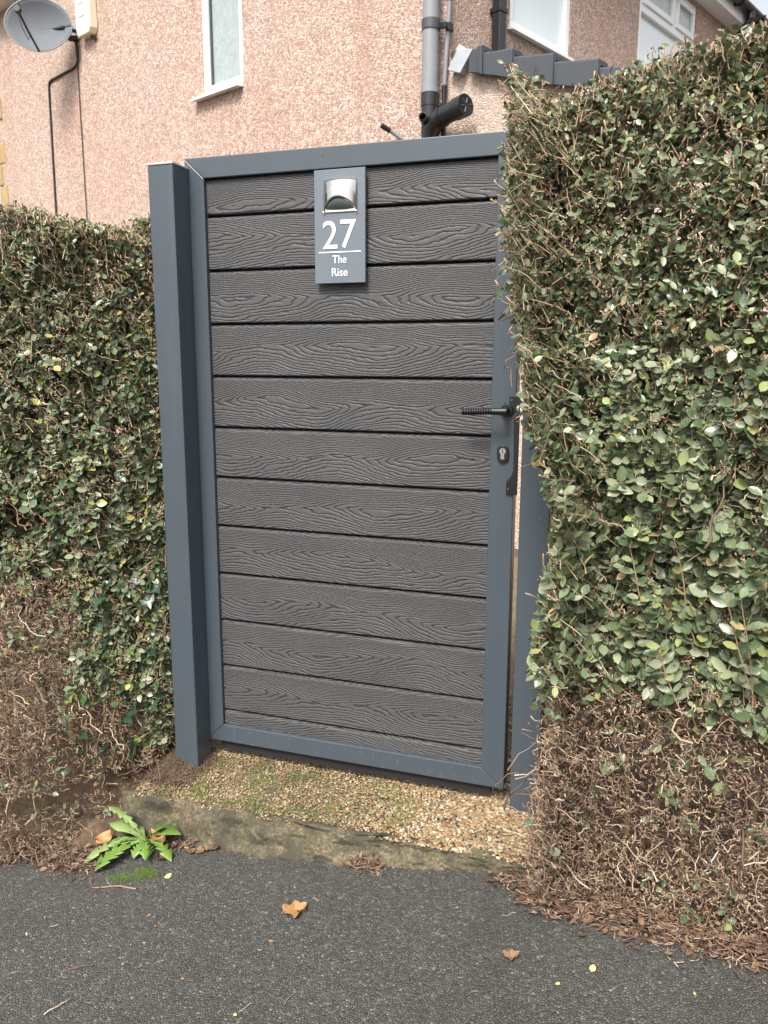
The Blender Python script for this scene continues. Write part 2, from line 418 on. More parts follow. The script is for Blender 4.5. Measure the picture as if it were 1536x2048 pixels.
# gravel bed and pebbles
xs = np.linspace(-.20, 1.10, 70); ys = np.concatenate([np.linspace(-.205, .25, 26), np.linspace(.4, 3.0, 14)])
X, Y = np.meshgrid(xs, ys, indexing='ij')
o = sheet('gravel_path', X, Y, zg(X, Y)-.004+.004*(noise(X*12, Y*12, 0, 5)-.5), M['pebble_bed']); tag(o, 'tan pebble gravel path at the gate', None, kind='structure')
gp = o
ico_v = []; gphi = (1+5**.5)/2
for a in (-1, 1):
    for b in (-gphi, gphi): ico_v += [(0, a, b), (a, b, 0), (b, 0, a)]
ico_v = np.array(ico_v); ico_v /= np.linalg.norm(ico_v[0])
ico_f = []
for a in range(12):
    for b in range(a+1, 12):
        for c in range(b+1, 12):
            d = [np.linalg.norm(ico_v[i]-ico_v[j]) for i, j in ((a, b), (b, c), (a, c))]
            if max(d) < 1.06:
                nn_ = np.cross(ico_v[b]-ico_v[a], ico_v[c]-ico_v[a])
                ico_f.append((a, b, c) if nn_@ico_v[a] > 0 else (a, c, b))
ico_f = np.array(ico_f)
def pebbles(n, X, Y, R, zfun, squash=.65):
    vv = ico_v[None]*(1+.22*rng.standard_normal((n, 12, 1)))
    sc3 = np.stack([R*rng.uniform(.8, 1.3, n), R*rng.uniform(.8, 1.3, n), R*squash*rng.uniform(.8, 1.3, n)], -1)
    a = rng.uniform(0, 2*pi, n); vv = vv*sc3[:, None]
    xr = vv[..., 0]*np.cos(a)[:, None]-vv[..., 1]*np.sin(a)[:, None]; yr = vv[..., 0]*np.sin(a)[:, None]+vv[..., 1]*np.cos(a)[:, None]
    P = np.stack([xr+X[:, None], yr+Y[:, None], vv[..., 2]+(zfun(X, Y)+R*.25*rng.uniform(-.2, 1.4, n))[:, None]], -1)
    T = ico_f[None]+(np.arange(n)*12)[:, None, None]
    return P.reshape(-1, 3), T.reshape(-1, 3)
n1 = 17000
gx = rng.uniform(-.20, 1.07, n1); gy = np.where(rng.random(n1) < .86, rng.uniform(-.219, .06, n1), rng.uniform(.06, .8, n1))
R = np.clip(.0026+.0034*np.clip((gx-.42)/.5, 0, 1)+.0006*rng.standard_normal(n1), .0018, .0085)
keep = ~((gx < -.03) & (gy > -.16) & (rng.random(n1) < .8))
gx, gy, R = gx[keep], gy[keep], R[keep]
P, T = pebbles(len(gx), gx, gy, R, lambda a, b: zg(a, b)+np.where(b < -.205, (b+.205)*.9, 0))
o = link('pebbles', mesh_np('pebbles', P, T, M['pebble']), gp); tag(o, 'loose tan, cream and orange pebbles', kind='stuff')
n2 = 2600; sxx = rng.normal(-.13, .07, n2); syy = rng.normal(-.08, .05, n2); kk_ = (sxx < .02) & (syy > -.2) & (syy < .06)
sxx, syy = sxx[kk_], syy[kk_]
P, T = pebbles(len(sxx), sxx, syy, rng.uniform(.0012, .0042, len(sxx)), lambda a, b: zg(a, b)-.014+.05*np.exp(-((np.hypot(a+.13, b+.06))/.10)**2), .8)
o = link('soil_crumbs', mesh_np('soil_crumbs', P, T, M['soil'])); tag(o, 'brown crumbly earth heaped round the foot of the hinge post', 'earth', kind='stuff')
# concrete step below the gravel
mb = MB()
def stepf(a, b):
    x = -.235+1.30*a
    e, pz = float(zg(x, -.2)), float(pav(x, -.25))
    prof = [(-.165, e-.008), (-.200, e-.001), (-.214, e-.010), (-.228, e*.6+pz*.4), (-.240, e*.25+pz*.75), (-.252, pz+.004), (-.258, pz-.06)]
    i = min(int(b*6), 5); f = b*6-i
    y = prof[i][0]*(1-f)+prof[i+1][0]*f; z = prof[i][1]*(1-f)+prof[i+1][1]*f
    k = float(noise(x*16, b*6, 0, 21))-.5; k2 = float(noise(x*60, b*22, 0, 22))-.5
    k3 = float(noise(x*4.2, 0, 0, 23))-.5
    return (x, y-.030*k-.010*k2-.025*k3*(b > .1)-.006, z+(.010*k+.007*k2-.002)*(0 < b < .9))
mb.grid(stepf, 170, 24)
o = mb.build('concrete_step', M['concrete'], smooth=True); tag(o, 'mossy stained concrete step edge below the gate gravel', 'step')

# ------------------------------------------------------------------ gate
GATE = thing('garden_gate', 'grey framed gate with eleven wood-grain composite boards and a small cut board at the bottom', 'gate', (.42, 0, .0))
X0, X1, ZB, ZT = -.060, .903, .055, 1.815
x0, x1, zb, zt = .0, .838, .111, 1.759
YF, YB = -.004, .046
def member(name, quad):
    mb = MB(); mb.prism([(a, YF, b) for a, b in quad], (0, YB-YF, 0)); return mb.build(name, M['anthracite'], GATE, bevel=.0022)
g = .0004
member('frame_rail', [(X0+g, ZT), (X1-g, ZT), (x1-g, zt), (x0+g, zt)])
member('frame_rail', [(X0+g, ZB), (X1-g, ZB), (x1-g, zb), (x0+g, zb)])
member('frame_stile', [(X0, ZB+g), (X0, ZT-g), (x0, zt-g), (x0, zb+g)])
member('frame_stile', [(X1, ZB+g), (X1, ZT-g), (x1, zt-g), (x1, zb+g)])
# boards: joint k (dark gap) at z = 1.66-.15k
zj = [zt+.004]+[1.66-.15*k for k in range(11)]+[zb-.004]
for k in range(12):
    top, bot = zj[k], zj[k+1]
    hgt = top-bot
    mb = MB()
    cz = bot+.075 if k else top-.075          # grain is centred on the full board
    a, b = bot-cz+.0005, top-cz-.0042
    prof = [(.0105, a+.002), (.0085, a+.0045), (.0085, b-.0085), (.0105, b-.0035), (.0185, b), (.030, b), (.030, a)]
    mb.prism([(-.419, y, z) for y, z in prof], (.838, 0, 0))
    o = mb.build('board', M['board'], GATE)
    o.matrix_parent_inverse = Matrix.Identity(4); o.location = (0, 0, cz)
mb = MB(); mb.box((-.002, .031, zb-.002), (.840, .036, zt+.002)); mb.build('back_panel', M['black_rubber'], GATE)
mb = MB(); mb.box((-.02, .012, .022), (.862, .040, ZB-.0006)); mb.build('drop_seal', M['black_rubber'], GATE)
# ironmongery
mb = MB()
zc, xc = 1.129, .880
mb.tube([(xc, YF-.0005, zc), (xc, YF-.010, zc)], [.0175, .0165], 24)
lev = mb.build('handle_rose', M['black_metal'], GATE, smooth=True, bevel=.001)
mb = MB(); mb.tube([(xc, YF-.009, zc), (xc, YF-.052, zc)], .0095, 18)
mb.tube([(xc+.008, YF-.052, zc), (xc-.030, YF-.055, zc)], [.0100, .0085], 18)
pts, rad = [], []
for i in range(49):
    s_ = i/48; pts.append((xc-.030-.078*s_, YF-.055, zc-.003*s_))
    rad.append(.0074+.0016*abs(sin(s_*pi*12)))
mb.tube(pts, rad, 14)
mb.build('lever_handle', M['black_metal'], GATE, smooth=True)
mb = MB()
ol = [(.873+.0155*cos(t_), YF-.0005, 1.015+.0075*(1 if sin(t_) >= 0 else -1)+.0155*sin(t_)) for t_ in np.linspace(0, 2*pi, 36, endpoint=False)]
mb.prism(ol, (0, -.008, 0)); esc = mb.build('escutcheon', M['black_metal'], GATE, bevel=.0012)
mb = MB()
ol = [(.873+.0085*cos(t_), YF-.0087, 1.0225+.0085*sin(t_)) for t_ in np.linspace(radians(-55), radians(235), 24)]
ol += [(.873-.0049, YF-.0087, 1.001), (.873+.0049, YF-.0087, 1.001)]
mb.prism(ol, (0, -.0022, 0)); mb.build('lock_cylinder', M['steel'], esc)
mb = MB(); mb.box((.8722, YF-.0118, 1.017), (.8738, YF-.0110, 1.029)); mb.build('key_slot', M['black_rubber'], esc)
# lock guard plate over the gap
mb = MB()
gz0, gz1 = .907, 1.167
gl = [(.914, gz0), (.914, gz1), (.889, gz1), (.886, gz1-.003), (.886, 1.137), (.889, 1.126), (.897, 1.116), (.899, 1.106), (.902, .985), (.901, .968), (.896, .955), (.888, .947), (.884, .941), (.884, gz0+.003), (.886, gz0)]
mb.prism([(a, YF-.0006, b) for a, b in gl], (0, -.005, 0))
gd = mb.build('lock_guard', M['black_metal'], GATE, bevel=.0008)
for a, b in ((.892, 1.156), (.890, .922)):
    mb = MB(); mb.tube([(a, YF-.0057, b), (a, YF-.0072, b)], [.0024, .0014], 10); mb.build('screw', M['steel'], gd)
mb = MB(); mb.tube([(.875, YF-.0004, 1.147), (.875, YF-.0012, 1.147)], .0022, 10); mb.build('screw_hole', M['black_rubber'], GATE)
mb = MB(); mb.tube([(.365, YF-.0003, 1.792), (.365, YF-.001, 1.792)], .0016, 8); mb.build('screw_hole', M['black_rubber'], GATE)

# gate posts
def post(label, xa, ya, zc_, zbot):
    t = thing('gate_post', label, 'gate post', (xa+.04, ya+.04, zbot), 'posts either side of the gate')
    mb = MB(); mb.box((xa, ya, zbot), (xa+.08, ya+.08, zc_)); mb.build('post', M['anthracite'], t, bevel=.003)
    mb = MB(); mb.box((xa-.002, ya-.002, zc_+.0004), (xa+.082, ya+.082, zc_+.007)); mb.build('cap', M['lead'], t, bevel=.002)
post('square grey hinge post standing proud beside the left hedge', -.127, -.085, 1.783, -.06)
post('square grey slam post half hidden by the right hedge', .923, -.016, 1.79, -.06)

# ------------------------------------------------------------------ house sign and solar light
SG = thing('house_sign', 'slate grey house number sign reading 27 The Rise on the gate', 'sign', (.416, -.002, 1.46))
mb = MB(); mb.box((.343, -.014, 1.462), (.489, -.0045, 1.754)); plate = mb.build('sign_plate', M['sign'], SG, bevel=.0012)
mb = MB(); mb.box((.38, -.0044, 1.50), (.45, .008, 1.72)); mb.build('mounting_pad', M['black_rubber'], SG)
def text(name, body, xa, xb, za, zb_, parent):
    cu = bpy.data.curves.new('txt', 'FONT'); cu.body = body; cu.size = 1.0; cu.extrude = 0
    to = bpy.data.objects.new('txt', cu); col.objects.link(to)
    dg = bpy.context.evaluated_depsgraph_get(); dg.update()
    me = bpy.data.meshes.new_from_object(to.evaluated_get(dg))
    bpy.data.objects.remove(to); bpy.data.curves.remove(cu)
    co = np.empty(len(me.vertices)*3, np.float32); me.vertices.foreach_get('co', co); co = co.reshape(-1, 3)
    mn, mx = co.min(0), co.max(0)
    nx = xa+(co[:, 0]-mn[0])/(mx[0]-mn[0])*(xb-xa); nz = za+(co[:, 1]-mn[1])/(mx[1]-mn[1])*(zb_-za)
    me.vertices.foreach_set('co', np.stack([nx, np.full(len(nx), -.0149), nz], -1).astype(np.float32).ravel())
    me.materials.clear(); me.materials.append(M['white_print']); me.name = name; me.update()
    o = link(name, me, parent)
    q = o.modifiers.new('solid', 'SOLIDIFY'); q.thickness = .0008; q.offset = 1
    return o
text('numeral', '2', .3675, .4095, 1.552, 1.6235, SG)
text('numeral', '7', .4185, .4635, 1.5525, 1.6245, SG)
mb = MB(); mb.box((.3555, -.0153, 1.5415), (.4765, -.0142, 1.5440)); mb.build('rule_line', M['white_print'], SG)
text('lettering', 'The', .3955, .4355, 1.5140, 1.5340, SG)
text('lettering', 'Rise', .3935, .4385, 1.4800, 1.5010, SG)

SL = thing('solar_light', 'small shiny steel solar lamp on the house number sign', 'lamp', (.419, -.014, 1.645))
cx, hw, ztop, zbot = .419, .0475, 1.7255, 1.6465
def bul(u): return -.0155-.021*(1-abs(u)**2.6)
def hood(a, b):
    u = 2*a-1; zl = zbot+.003+.030*(1-u*u)
    z = ztop+(zl-ztop)*b
    return (cx+hw*u, bul(u)*(.80+.20*min(1, b*2.2)), z)
mb = MB(); mb.grid(hood, 24, 10); mb.build('hood', M['chrome'], SL, smooth=True, solid=.0016)
mb = MB(); mb.grid(lambda a, b: (cx+hw*(2*a-1), bul(2*a-1)*.80*(1-b)-.0146*b, ztop), 24, 3); mb.build('top_cover', M['chrome'], SL, smooth=True)
def lens(a, b):
    u = 2*a-1; zl = zbot+.002+.029*(1-u*u)
    z = zbot+(zl-zbot)*(1-b)
    return (cx+(hw-.002)*u, (bul(u)+.003)*(1-.62*b*b), z)
mb = MB(); mb.grid(lens, 24, 8); mb.build('lens', M['lens'], SL, smooth=True)
mb = MB(); mb.box((cx-hw+.004, -.0172, zbot-.002), (cx+hw-.004, -.0146, ztop-.004)); mb.build('back_plate', M['steel'], SL, bevel=.001)
for u in (-1, 1):
    mb = MB(); mb.tube([(cx+u*(hw-.001), -.0182, zbot), (cx+u*(hw-.001), -.021, zbot)], .0025, 10); mb.build('corner_stud', M['steel'], SL)

# ------------------------------------------------------------------ house
W0 = V(-.29548, 3.57823, 0); DL = V(.92050, -.39073, 0); NL = V(-.39073, -.92050, 0)
SC_ = .085                                           # corner of the two walls
CN = W0+DL*SC_; EE = -NL; NR = DL
def TL(s, o, z): return W0+DL*s+NL*o+V(0, 0, z)        # along the side wall, outwards, up
def TR(e, o, z): return CN+EE*e+NR*o+V(0, 0, z)        # along the front wall, outwards, up
H = thing('house', 'pink pebbledash house with white windows and a low side extension', 'house', tuple(TL(-3, -3, -.1)))
def hbox(T, name, a, b, mat, parent=None, bevel=0):
    mb = MB(T); mb.box(a, b); return mb.build(name, mat, parent or H, bevel=bevel)
# side wall (polygon, 0.25 thick) with a hole for the narrow window made by strips
WS0, WS1, WZ0, WZ1 = -2.60, -2.075, 3.535, 4.62
mb = MB(TL)
for a, b in (((-6.80, -.25, -.2), (WS0, 0, 5.2)), ((WS1, -.25, -.2), (SC_, 0, 4.6)), ((WS0, -.25, -.2), (WS1, 0, WZ0)), ((WS0, -.25, WZ1), (WS1, 0, 4.75))):
    mb.box(a, b)
mb.prism([(WS0, -.25, 5.2), (WS0, -.25, 4.7505), (WS1, -.25, 4.7505), (WS1, -.25, 4.6005), (SC_, -.25, 4.6005), (SC_, -.25, 4.78), (-1.2, -.25, 5.2)], (0, .25, 0))
mb.build('side_wall', M['dash'], H)
# extension flank wall, front wall and roof
vz = lambda s: 3.155-.322*(s-.31)                       # underside of the verge
mb = MB(TL); mb.prism([(SC_+.001, -.001, -.2), (2.6, -.001, -.2), (2.6, -.001, vz(2.6)), (SC_+.001, -.001, vz(SC_))], (0, -.22, 0)); mb.build('extension_wall', M['dash_new'], H)
mb = MB(TL); mb.box((2.38, -4.2, -.2), (2.6, -.2215, vz(2.6)-.05)); mb.build('extension_front_wall', M['dash_new'], H)
mb = MB(TL); mb.prism([(SC_+.002, -.02, vz(SC_)+.012), (2.8, -.02, vz(2.8)+.012), (2.8, -.02, vz(2.8)+.06), (SC_+.002, -.02, vz(SC_)+.06)], (0, -4.2, 0)); mb.build('extension_roof', M['roof'], H)
# front wall with openings
mb = MB(TR)
for a, b in (((.001, -.25, 2.6), (.70, -.001, 4.78)), ((.70, -.25, 2.6), (1.56, -.001, 3.63)), ((1.56, -.25, 2.6), (2.76, -.001, 4.78)),
             ((2.76, -.25, 2.6), (4.02, -.001, 3.5)), ((4.02, -.25, 2.6), (6.2, -.001, 4.78)), ((.70, -.25, 4.70), (1.56, -.001, 4.78)), ((2.76, -.25, 4.73), (4.02, -.001, 4.78))):
    mb.box(a, b)
mb.build('front_wall', M['dash'], H)
# roof with eaves
mb = MB(TR); mb.prism([(-.3, .22, 4.86), (6.5, .22, 4.86), (6.5, -2.8, 6.5), (-.3, -2.8, 6.5)], (0, 0, .06)); mb.build('roof', M['roof'], H)
hbox(TR, 'soffit', (.26, -.0005, 4.772), (6.3, .150, 4.786), M['upvc'])
hbox(TR, 'fascia', (.26, .1505, 4.765), (6.3, .170, 4.93), M['upvc'])
hbox(TL, 'soffit', (-6.9, .0005, 5.195), (-5.2, .22, 5.21), M['upvc'])
hbox(TL, 'fascia', (-6.9, .2205, 5.19), (-5.2, .24, 5.36), M['upvc'])
mb = MB(TR)
gp_ = [(.172+.055*(1-cos(t_)), 4.905-.055*sin(t_)) for t_ in np.linspace(0, pi, 12)]
gp_ += [(.172+.053*(1+cos(t_))+.002, 4.907-.052*sin(t_)) for t_ in np.linspace(0, pi, 12)]
mb.prism([(.1, a, b) for a, b in gp_], (6.3, 0, 0)); gut = mb.build('gutter', M['black_pipe'], H, smooth=True)
for e_ in (4.55, 5.15, 3.6):
    mb = MB(TR); mb.tube([(e_, .171, 4.93), (e_, .178, 4.855), (e_, .228, 4.843), (e_, .280, 4.862), (e_, .288, 4.91)], .012, 8); mb.build('gutter_bracket', M['black_pipe'], gut)
mb = MB(TR); mb.tube([(4.86, .23, 4.86), (4.86, .23, 4.80), (4.86, .16, 4.70), (4.86, .05, 4.62), (4.86, .05, 3.0)], .034, 14); mb.build('swan_neck_pipe', M['black_pipe'], H, smooth=True)
mb = MB(TR); mb.tube([(4.86, .23, 4.89), (4.86, .23, 4.80)], .045, 14); mb.build('gutter_outlet', M['black_pipe'], H, smooth=True)
# stone quoins at the far end of the side wall
for i in range(22):
    lng = .20 if i % 2 else .10
    zq = -.1+i*.245
    mb = MB(TL); mb.box((-6.81, -.05, zq+.006), (-6.81+lng, .010+.004*(i % 3), zq+.238)); mb.build('quoin', M['quoin'], H, bevel=.012)
# narrow side window
wn = MB(TL); wn.box((WS0+.0005, -.07, WZ0+.0005), (WS0+.075, .012, WZ1)); 
WIN = wn.build('window', M['upvc'], H, bevel=.004)
for nm, a, b in (('frame_bar', (WS1-.030, -.07, WZ0+.0005), (WS1-.0005, .012, WZ1)), ('frame_bar', (WS0+.0755, -.07, WZ0+.0005), (WS1-.0305, .010, WZ0+.060)), ('frame_bar', (WS0+.0755, -.07, WZ1-.06), (WS1-.0305, .010, WZ1))):
    hbox(TL, nm, a, b, M['upvc'], WIN, .004)
hbox(TL, 'glazing_bead', (WS0+.0758, -.05, WZ0+.0605), (WS0+.098, -.006, WZ1-.061), M['tile_grey'], WIN)
hbox(TL, 'pane', (WS0+.0985, -.06, WZ0+.0605), (WS1-.031, -.02, WZ1-.061), M['glass_obscure'], WIN)
mb = MB(TL); mb.prism([(WS0-.135, .0005, 3.505), (WS0-.135, .075, 3.497), (WS0-.135, .075, 3.516), (WS0-.135, .0005, 3.534)], (.655, 0, 0)); mb.build('sill', M['upvc'], WIN, bevel=.003)
# front windows
def front_window(e0, e1, z0, z1, transom=None):
    mb = MB(TR); mb.box((e0+.0005, -.08, z0+.0005), (e1-.0005, -.010, z0+.05)); Wn = mb.build('window', M['upvc'], H, bevel=.004)
    bars = [((e0+.0005, -.08, z0+.0505), (e0+.055, -.010, z1)), ((e1-.055, -.08, z0+.0505), (e1-.0005, -.010, z1)), ((e0+.0555, -.08, z1-.05), (e1-.0555, -.010, z1-.0005))]
    panes = [((e0+.056, -.055, z0+.051), (e1-.056, -.045, (transom or z1)-.051))]
    if transom:
        mid_ = (e0+e1)/2+.12
        bars += [((e0+.0555, -.08, transom-.045), (e1-.0555, -.006, transom+.02)), ((mid_-.035, -.08, transom+.0205), (mid_+.035, -.008, z1-.0505))]
        for a_, b_ in ((e0+.056, mid_-.0355), (mid_+.0355, e1-.056)):
            mb = MB(TR)
            mb.box((a_, -.04, transom+.021), (b_, .012, transom+.07)); mb.box((a_, -.04, z1-.095), (b_, .012, z1-.051))
            mb.box((a_, -.04, transom+.0705), (a_+.045, .011, z1-.0955)); mb.box((b_-.045, -.04, transom+.0705), (b_, .011, z1-.0955))
            mb.build('vent_sash', M['upvc'], Wn, bevel=.003)
            panes.append(((a_+.046, -.03, transom+.071), (b_-.046, -.012, z1-.096)))
    for a_, b_ in bars: hbox(TR, 'frame_bar', a_, b_, M['upvc'], Wn, .004)
    for i, (a_, b_) in enumerate(panes): hbox(TR, 'pane', a_, b_, M['glass_sky_pale'] if i == 0 else M['glass_obscure'], Wn)
    mb = MB(TR); mb.prism([(e0-.03, .0005, z0-.03), (e0-.03, .05, z0-.036), (e0-.03, .05, z0-.018), (e0-.03, .0005, z0-.002)], (e1-e0+.06, 0, 0)); mb.build('sill', M['upvc'], Wn)
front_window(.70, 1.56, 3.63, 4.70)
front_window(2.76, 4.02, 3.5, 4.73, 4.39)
# verge tiles along the extension roof: tapered troughs, each tucked under the one above
vt = [(.235, .345), (.300, .575), (.535, .865), (.825, 1.165), (1.125, 1.465), (1.425, 1.765), (1.725, 2.065), (2.025, 2.365), (2.325, 2.68)]
for i, (sa, sb) in enumerate(vt):
    mb = MB(TL)
    def sect(s, flare, lift):
        zt_ = 3.217-.322*(s-.31)+lift
        hgt = .112+flare
        return [(s, -.05, zt_+.012), (s, .045+flare*.3, zt_+.012), (s, .055+flare*.3, zt_), (s+.01 if flare > .01 else s, .058+flare*.4, zt_-hgt), (s, .038, zt_-hgt+.002), (s, .036, zt_-.02), (s, -.05, zt_-.016)]
    rows = [sect(sa+.05, .0, -.020), sect(sa*.5+sb*.5+.05, .022, .004), sect(sb+.035, .052, .030), sect(sb+.05, .058, .030)]
    # bowed lower end
    vs_ = [p for r_ in rows for p in r_]; k = 7
    fs_ = [(a*k+j, a*k+(j+1) % k, (a+1)*k+(j+1) % k, (a+1)*k+j) for a in range(3) for j in range(k)]+[tuple(range(k))[::-1], tuple(range(3*k, 4*k))]
    mb.add(vs_, fs_); mb.build('verge_tile', M['tile_grey'], H, bevel=.002)
mb = MB(TL); mb.prism([(.118, .064, 3.142), (.220, .066, 3.100), (.320, .062, 3.226), (.188, .058, 3.252)], (0, -.06, 0)); mb.build('verge_end_flashing', M['lead'], H, bevel=.004)
mb = MB(TL); mb.prism([(.172, .055, 3.253), (.26, .05, 3.237), (.20, .05, 3.282)], (0, -.054, 0)); mb.build('mortar_fillet', M['mortar'], H, bevel=.004)

# pipes and fittings on the walls
SP = thing('soil_pipe', 'fat grey plastic soil pipe with a black branch and capped end', 'pipe', tuple(TL(0, .1, 2.3)))
mb = MB(TL); mb.tube([(0, .1, 3.03), (.003, .1, 5.0)], .055, 28); mb.build('pipe', M['grey_pipe'], SP, smooth=True)
mb = MB(TL); mb.tube([(0, .1, 3.012), (0, .1, 3.040), (0, .1, 3.041), (0, .1, 3.05)], [.062, .062, .0585, .0585], 28); mb.build('socket_collar', M['grey_pipe'], SP, smooth=True)
mb = MB(TL); mb.tube([(0, .1, 2.2), (0, .1, 2.93), (0, .1, 2.931), (0, .1, 3.011)], [.056, .056, .0605, .0605], 28); mb.build('branch_fitting', M['black_pipe'], SP, smooth=True)
c0 = [(0, .1, 2.70), (.022, .105, 2.775), (.065, .115, 2.82), (.12, .125, 2.84), (.19, .135, 2.848), (.30, .15, 2.858)]
mb = MB(TL); mb.tube(c0, [.052, .058, .061, .061, .061, .061], 24); mb.build('branch_arm', M['black_pipe'], SP, smooth=True)
mb = MB(TL); mb.tube([(.125, .126, 2.840), (.142, .128, 2.843)], .067, 24); mb.build('seal_ring', M['black_pipe'], SP, smooth=True)
mb = MB(TL); mb.tube([(.262, .145, 2.856), (.345, .157, 2.864)], .069, 24); cap = mb.build('end_cap', M['black_pipe'], SP, smooth=True)
ctr = V(.346, .157, 2.864); ax = V(.083, .012, .008); ax /= np.linalg.norm(ax); pu = V(0, 0, 1)-ax*ax[2]; pu /= np.linalg.norm(pu); pw = np.cross(ax, pu)
for a_ in np.linspace(0, 2*pi, 6, endpoint=False):
    dd = pu*cos(a_+.3)+pw*sin(a_+.3)
    mb = MB(TL); mb.tube([ctr+dd*.014, ctr+dd*.048], .0045, 6); mb.build('cap_rib', M['tile_grey'], cap)
mb = MB(TL); mb.tube([(.0, .14, 2.83), (.025, .205, 2.845)], .027, 18, caps=False); mb.build('side_stub', M['black_pipe'], SP, smooth=True, solid=.004)
mb = MB(TL); mb.tube([(.002, .1, 3.40), (.002, .1, 3.46)], .0615, 28); br = mb.build('bracket_band', M['tile_grey'], SP, smooth=True)
mb = MB(TL); mb.box((.06, .055, 3.40), (.11, .085, 3.435)); mb.box((.09, .0005, 3.39), (.115, .0545, 3.44)); mb.build('bracket_lug', M['black_pipe'], br, bevel=.004)
WP = thing('waste_pipe', 'thin grey waste pipe running up beside the fat soil pipe', 'pipe', tuple(TL(.07, .03, 2.3)))
mb = MB(TL); mb.tube([(.068, .030, 3.06), (.102, .030, 3.585), (.13, .03, 4.6)], .0155, 14); mb.build('pipe', M['grey_pipe'], WP, smooth=True)
mb = MB(TL); mb.tube([(.058, .030, 2.3), (.066, .030, 2.985), (.068, .030, 3.065)], [.0145, .0145, .0185], 14); mb.build('lower_pipe', M['black_pipe'], WP, smooth=True)
mb = MB(TL); mb.tube([(.1015, .030, 3.575), (.1035, .030, 3.61)], .021, 14); mb.build('pipe_clip', M['black_pipe'], WP, smooth=True)
DP = thing('downpipe', 'square black rainwater downpipe beside the front window', 'pipe', tuple(TR(.5, .05, 3.1)))
mb = MB(TR); mb.box((.455, .015, 3.05), (.535, .085, 4.80)); mb.build('pipe', M['black_pipe'], DP, bevel=.006)
mb = MB(TR); mb.box((.447, .0005, 3.64), (.543, .092, 3.67)); mb.build('clip', M['black_pipe'], DP, bevel=.003)
OV = thing('overflow_pipe', 'short grey overflow pipe poking out low on the wall', 'pipe', tuple(TL(-.40, .02, 2.85)))
mb = MB(TL); mb.tube([(-.33, .0, 2.80), (-.375, .05, 2.845), (-.40, .09, 2.865)], .013, 12); mb.build('pipe', M['grey_pipe'], OV, smooth=True)
mb = MB(TL); mb.tube([(-.385, .066, 2.853), (-.42, .12, 2.885)], .018, 12); mb.build('end_socket', M['black_pipe'], OV, smooth=True)
BX = thing('wall_box', 'cream plastic alarm box on the wall beside the satellite dish', 'alarm box', tuple(TL(-4.45, .03, 4.45)))
mb = MB(TL); mb.prism([(-4.60, .0005, 4.50), (-4.57, .0005, 4.45), (-4.36, .0005, 4.45), (-4.33, .0005, 4.50), (-4.33, .0005, 4.92), (-4.60, .0005, 4.92)], (0, .09, 0)); mb.build('cover', M['cream_plastic'], BX, bevel=.012)
for zq in (4.86, 4.74, 4.62):
    mb = MB(TL); mb.box((-4.53, .0905, zq), (-4.42, .096, zq+.05)); mb.build('raised_panel', M['cream_plastic'], BX, bevel=.003)
mb = MB(TL); mb.tube([(-4.42, .03, 4.449), (-4.40, .03, 4.42), (-4.36, .012, 4.41)], .011, 8); mb.build('cable_gland', M['cable'], BX)

# satellite dish
DI = thing('satellite_dish', 'grey oval satellite dish high on the left of the house wall', 'satellite dish', tuple(TL(-4.79, .03, 4.50)))
dc = TL(-4.85, .36, 4.56)
# reflector axis: towards the camera side and upwards, as in the picture
axd = V(.42, -.86, .10); axd /= np.linalg.norm(axd)
sd_ = np.cross(V(0, 0, 1), axd); sd_ /= np.linalg.norm(sd_); ud_ = np.cross(axd, sd_)
def dish(a, b):
    th = 2*pi*a; ex, ez = .325, .258
    x_, z_ = ex*b*cos(th), ez*b*sin(th)
    if z_ < 0: x_ *= 1-.18*(z_/ez)**2
    return dc+sd_*x_+ud_*z_+axd*(-.085*(1-b*b))
mb = MB(); mb.grid(dish, 48, 9); refl = mb.build('reflector', M['dish'], DI, smooth=True, solid=.006)
mb = MB(); mb.tube([dish(a, 1.0) for a in np.linspace(0, 1, 49)], .006, 8); mb.build('rim', M['grey_pipe'], refl, smooth=True)
ft = dc-ud_*.255+axd*.005; lp = dc-ud_*.02-sd_*.10+axd*.33
mb = MB(); mb.tube([ft, ft*.5+lp*.5-ud_*.012, lp], .011, 10); arm = mb.build('feed_arm', M['black_pipe'], DI, smooth=True)
mb = MB(); mb.tube([lp-axd*.035, lp+axd*.02], [.034, .030], 16); mb.tube([lp-axd*.03-ud_*.02, lp-axd*.03+ud_*.06], .02, 10); mb.build('receiver_head', M['black_pipe'], arm, smooth=True)
mb = MB(); mb.tube([lp-ud_*.02, lp*.8+ft*.2-ud_*.09, lp*.5+ft*.5-ud_*.09, lp*.42+ft*.58], .0035, 6); mb.build('feed_wire', M['cable'], arm)
bk = dc-axd*.085
mb = MB(); mb.tube([bk, bk-axd*.06, TL(-4.72, .16, 4.56), TL(-4.72, .012, 4.56)], .018, 10); mb.build('mount_arm', M['black_pipe'], DI, smooth=True)
mb = MB(TL); mb.box((-4.78, .0005, 4.49), (-4.66, .012, 4.66)); mb.build('wall_plate', M['lead'], DI, bevel=.003)
mb = MB(TL); mb.tube([(-4.74, .02, 4.50), (-4.73, .10, 4.48)], .03, 10); mb.build('clamp', M['black_pipe'], DI)
def cable(label, pts, r_):
    t = MB(TL); t.tube([(a, .012, b) for a, b in pts], r_, 6); o = t.build('wall_cable', M['cable'], smooth=True); tag(o, label, 'cable', 'cables down the wall')
cable('thick black cable stepping left then running down the wall from the dish', [(-4.80, 4.52), (-4.735, 4.42), (-4.745, 4.29), (-4.80, 4.255), (-4.86, 4.242), (-5.33, 4.232), (-5.385, 4.215), (-5.398, 4.18), (-5.405, 3.97), (-5.42, 3.4), (-5.435, 2.5), (-5.44, .2)], .0125)
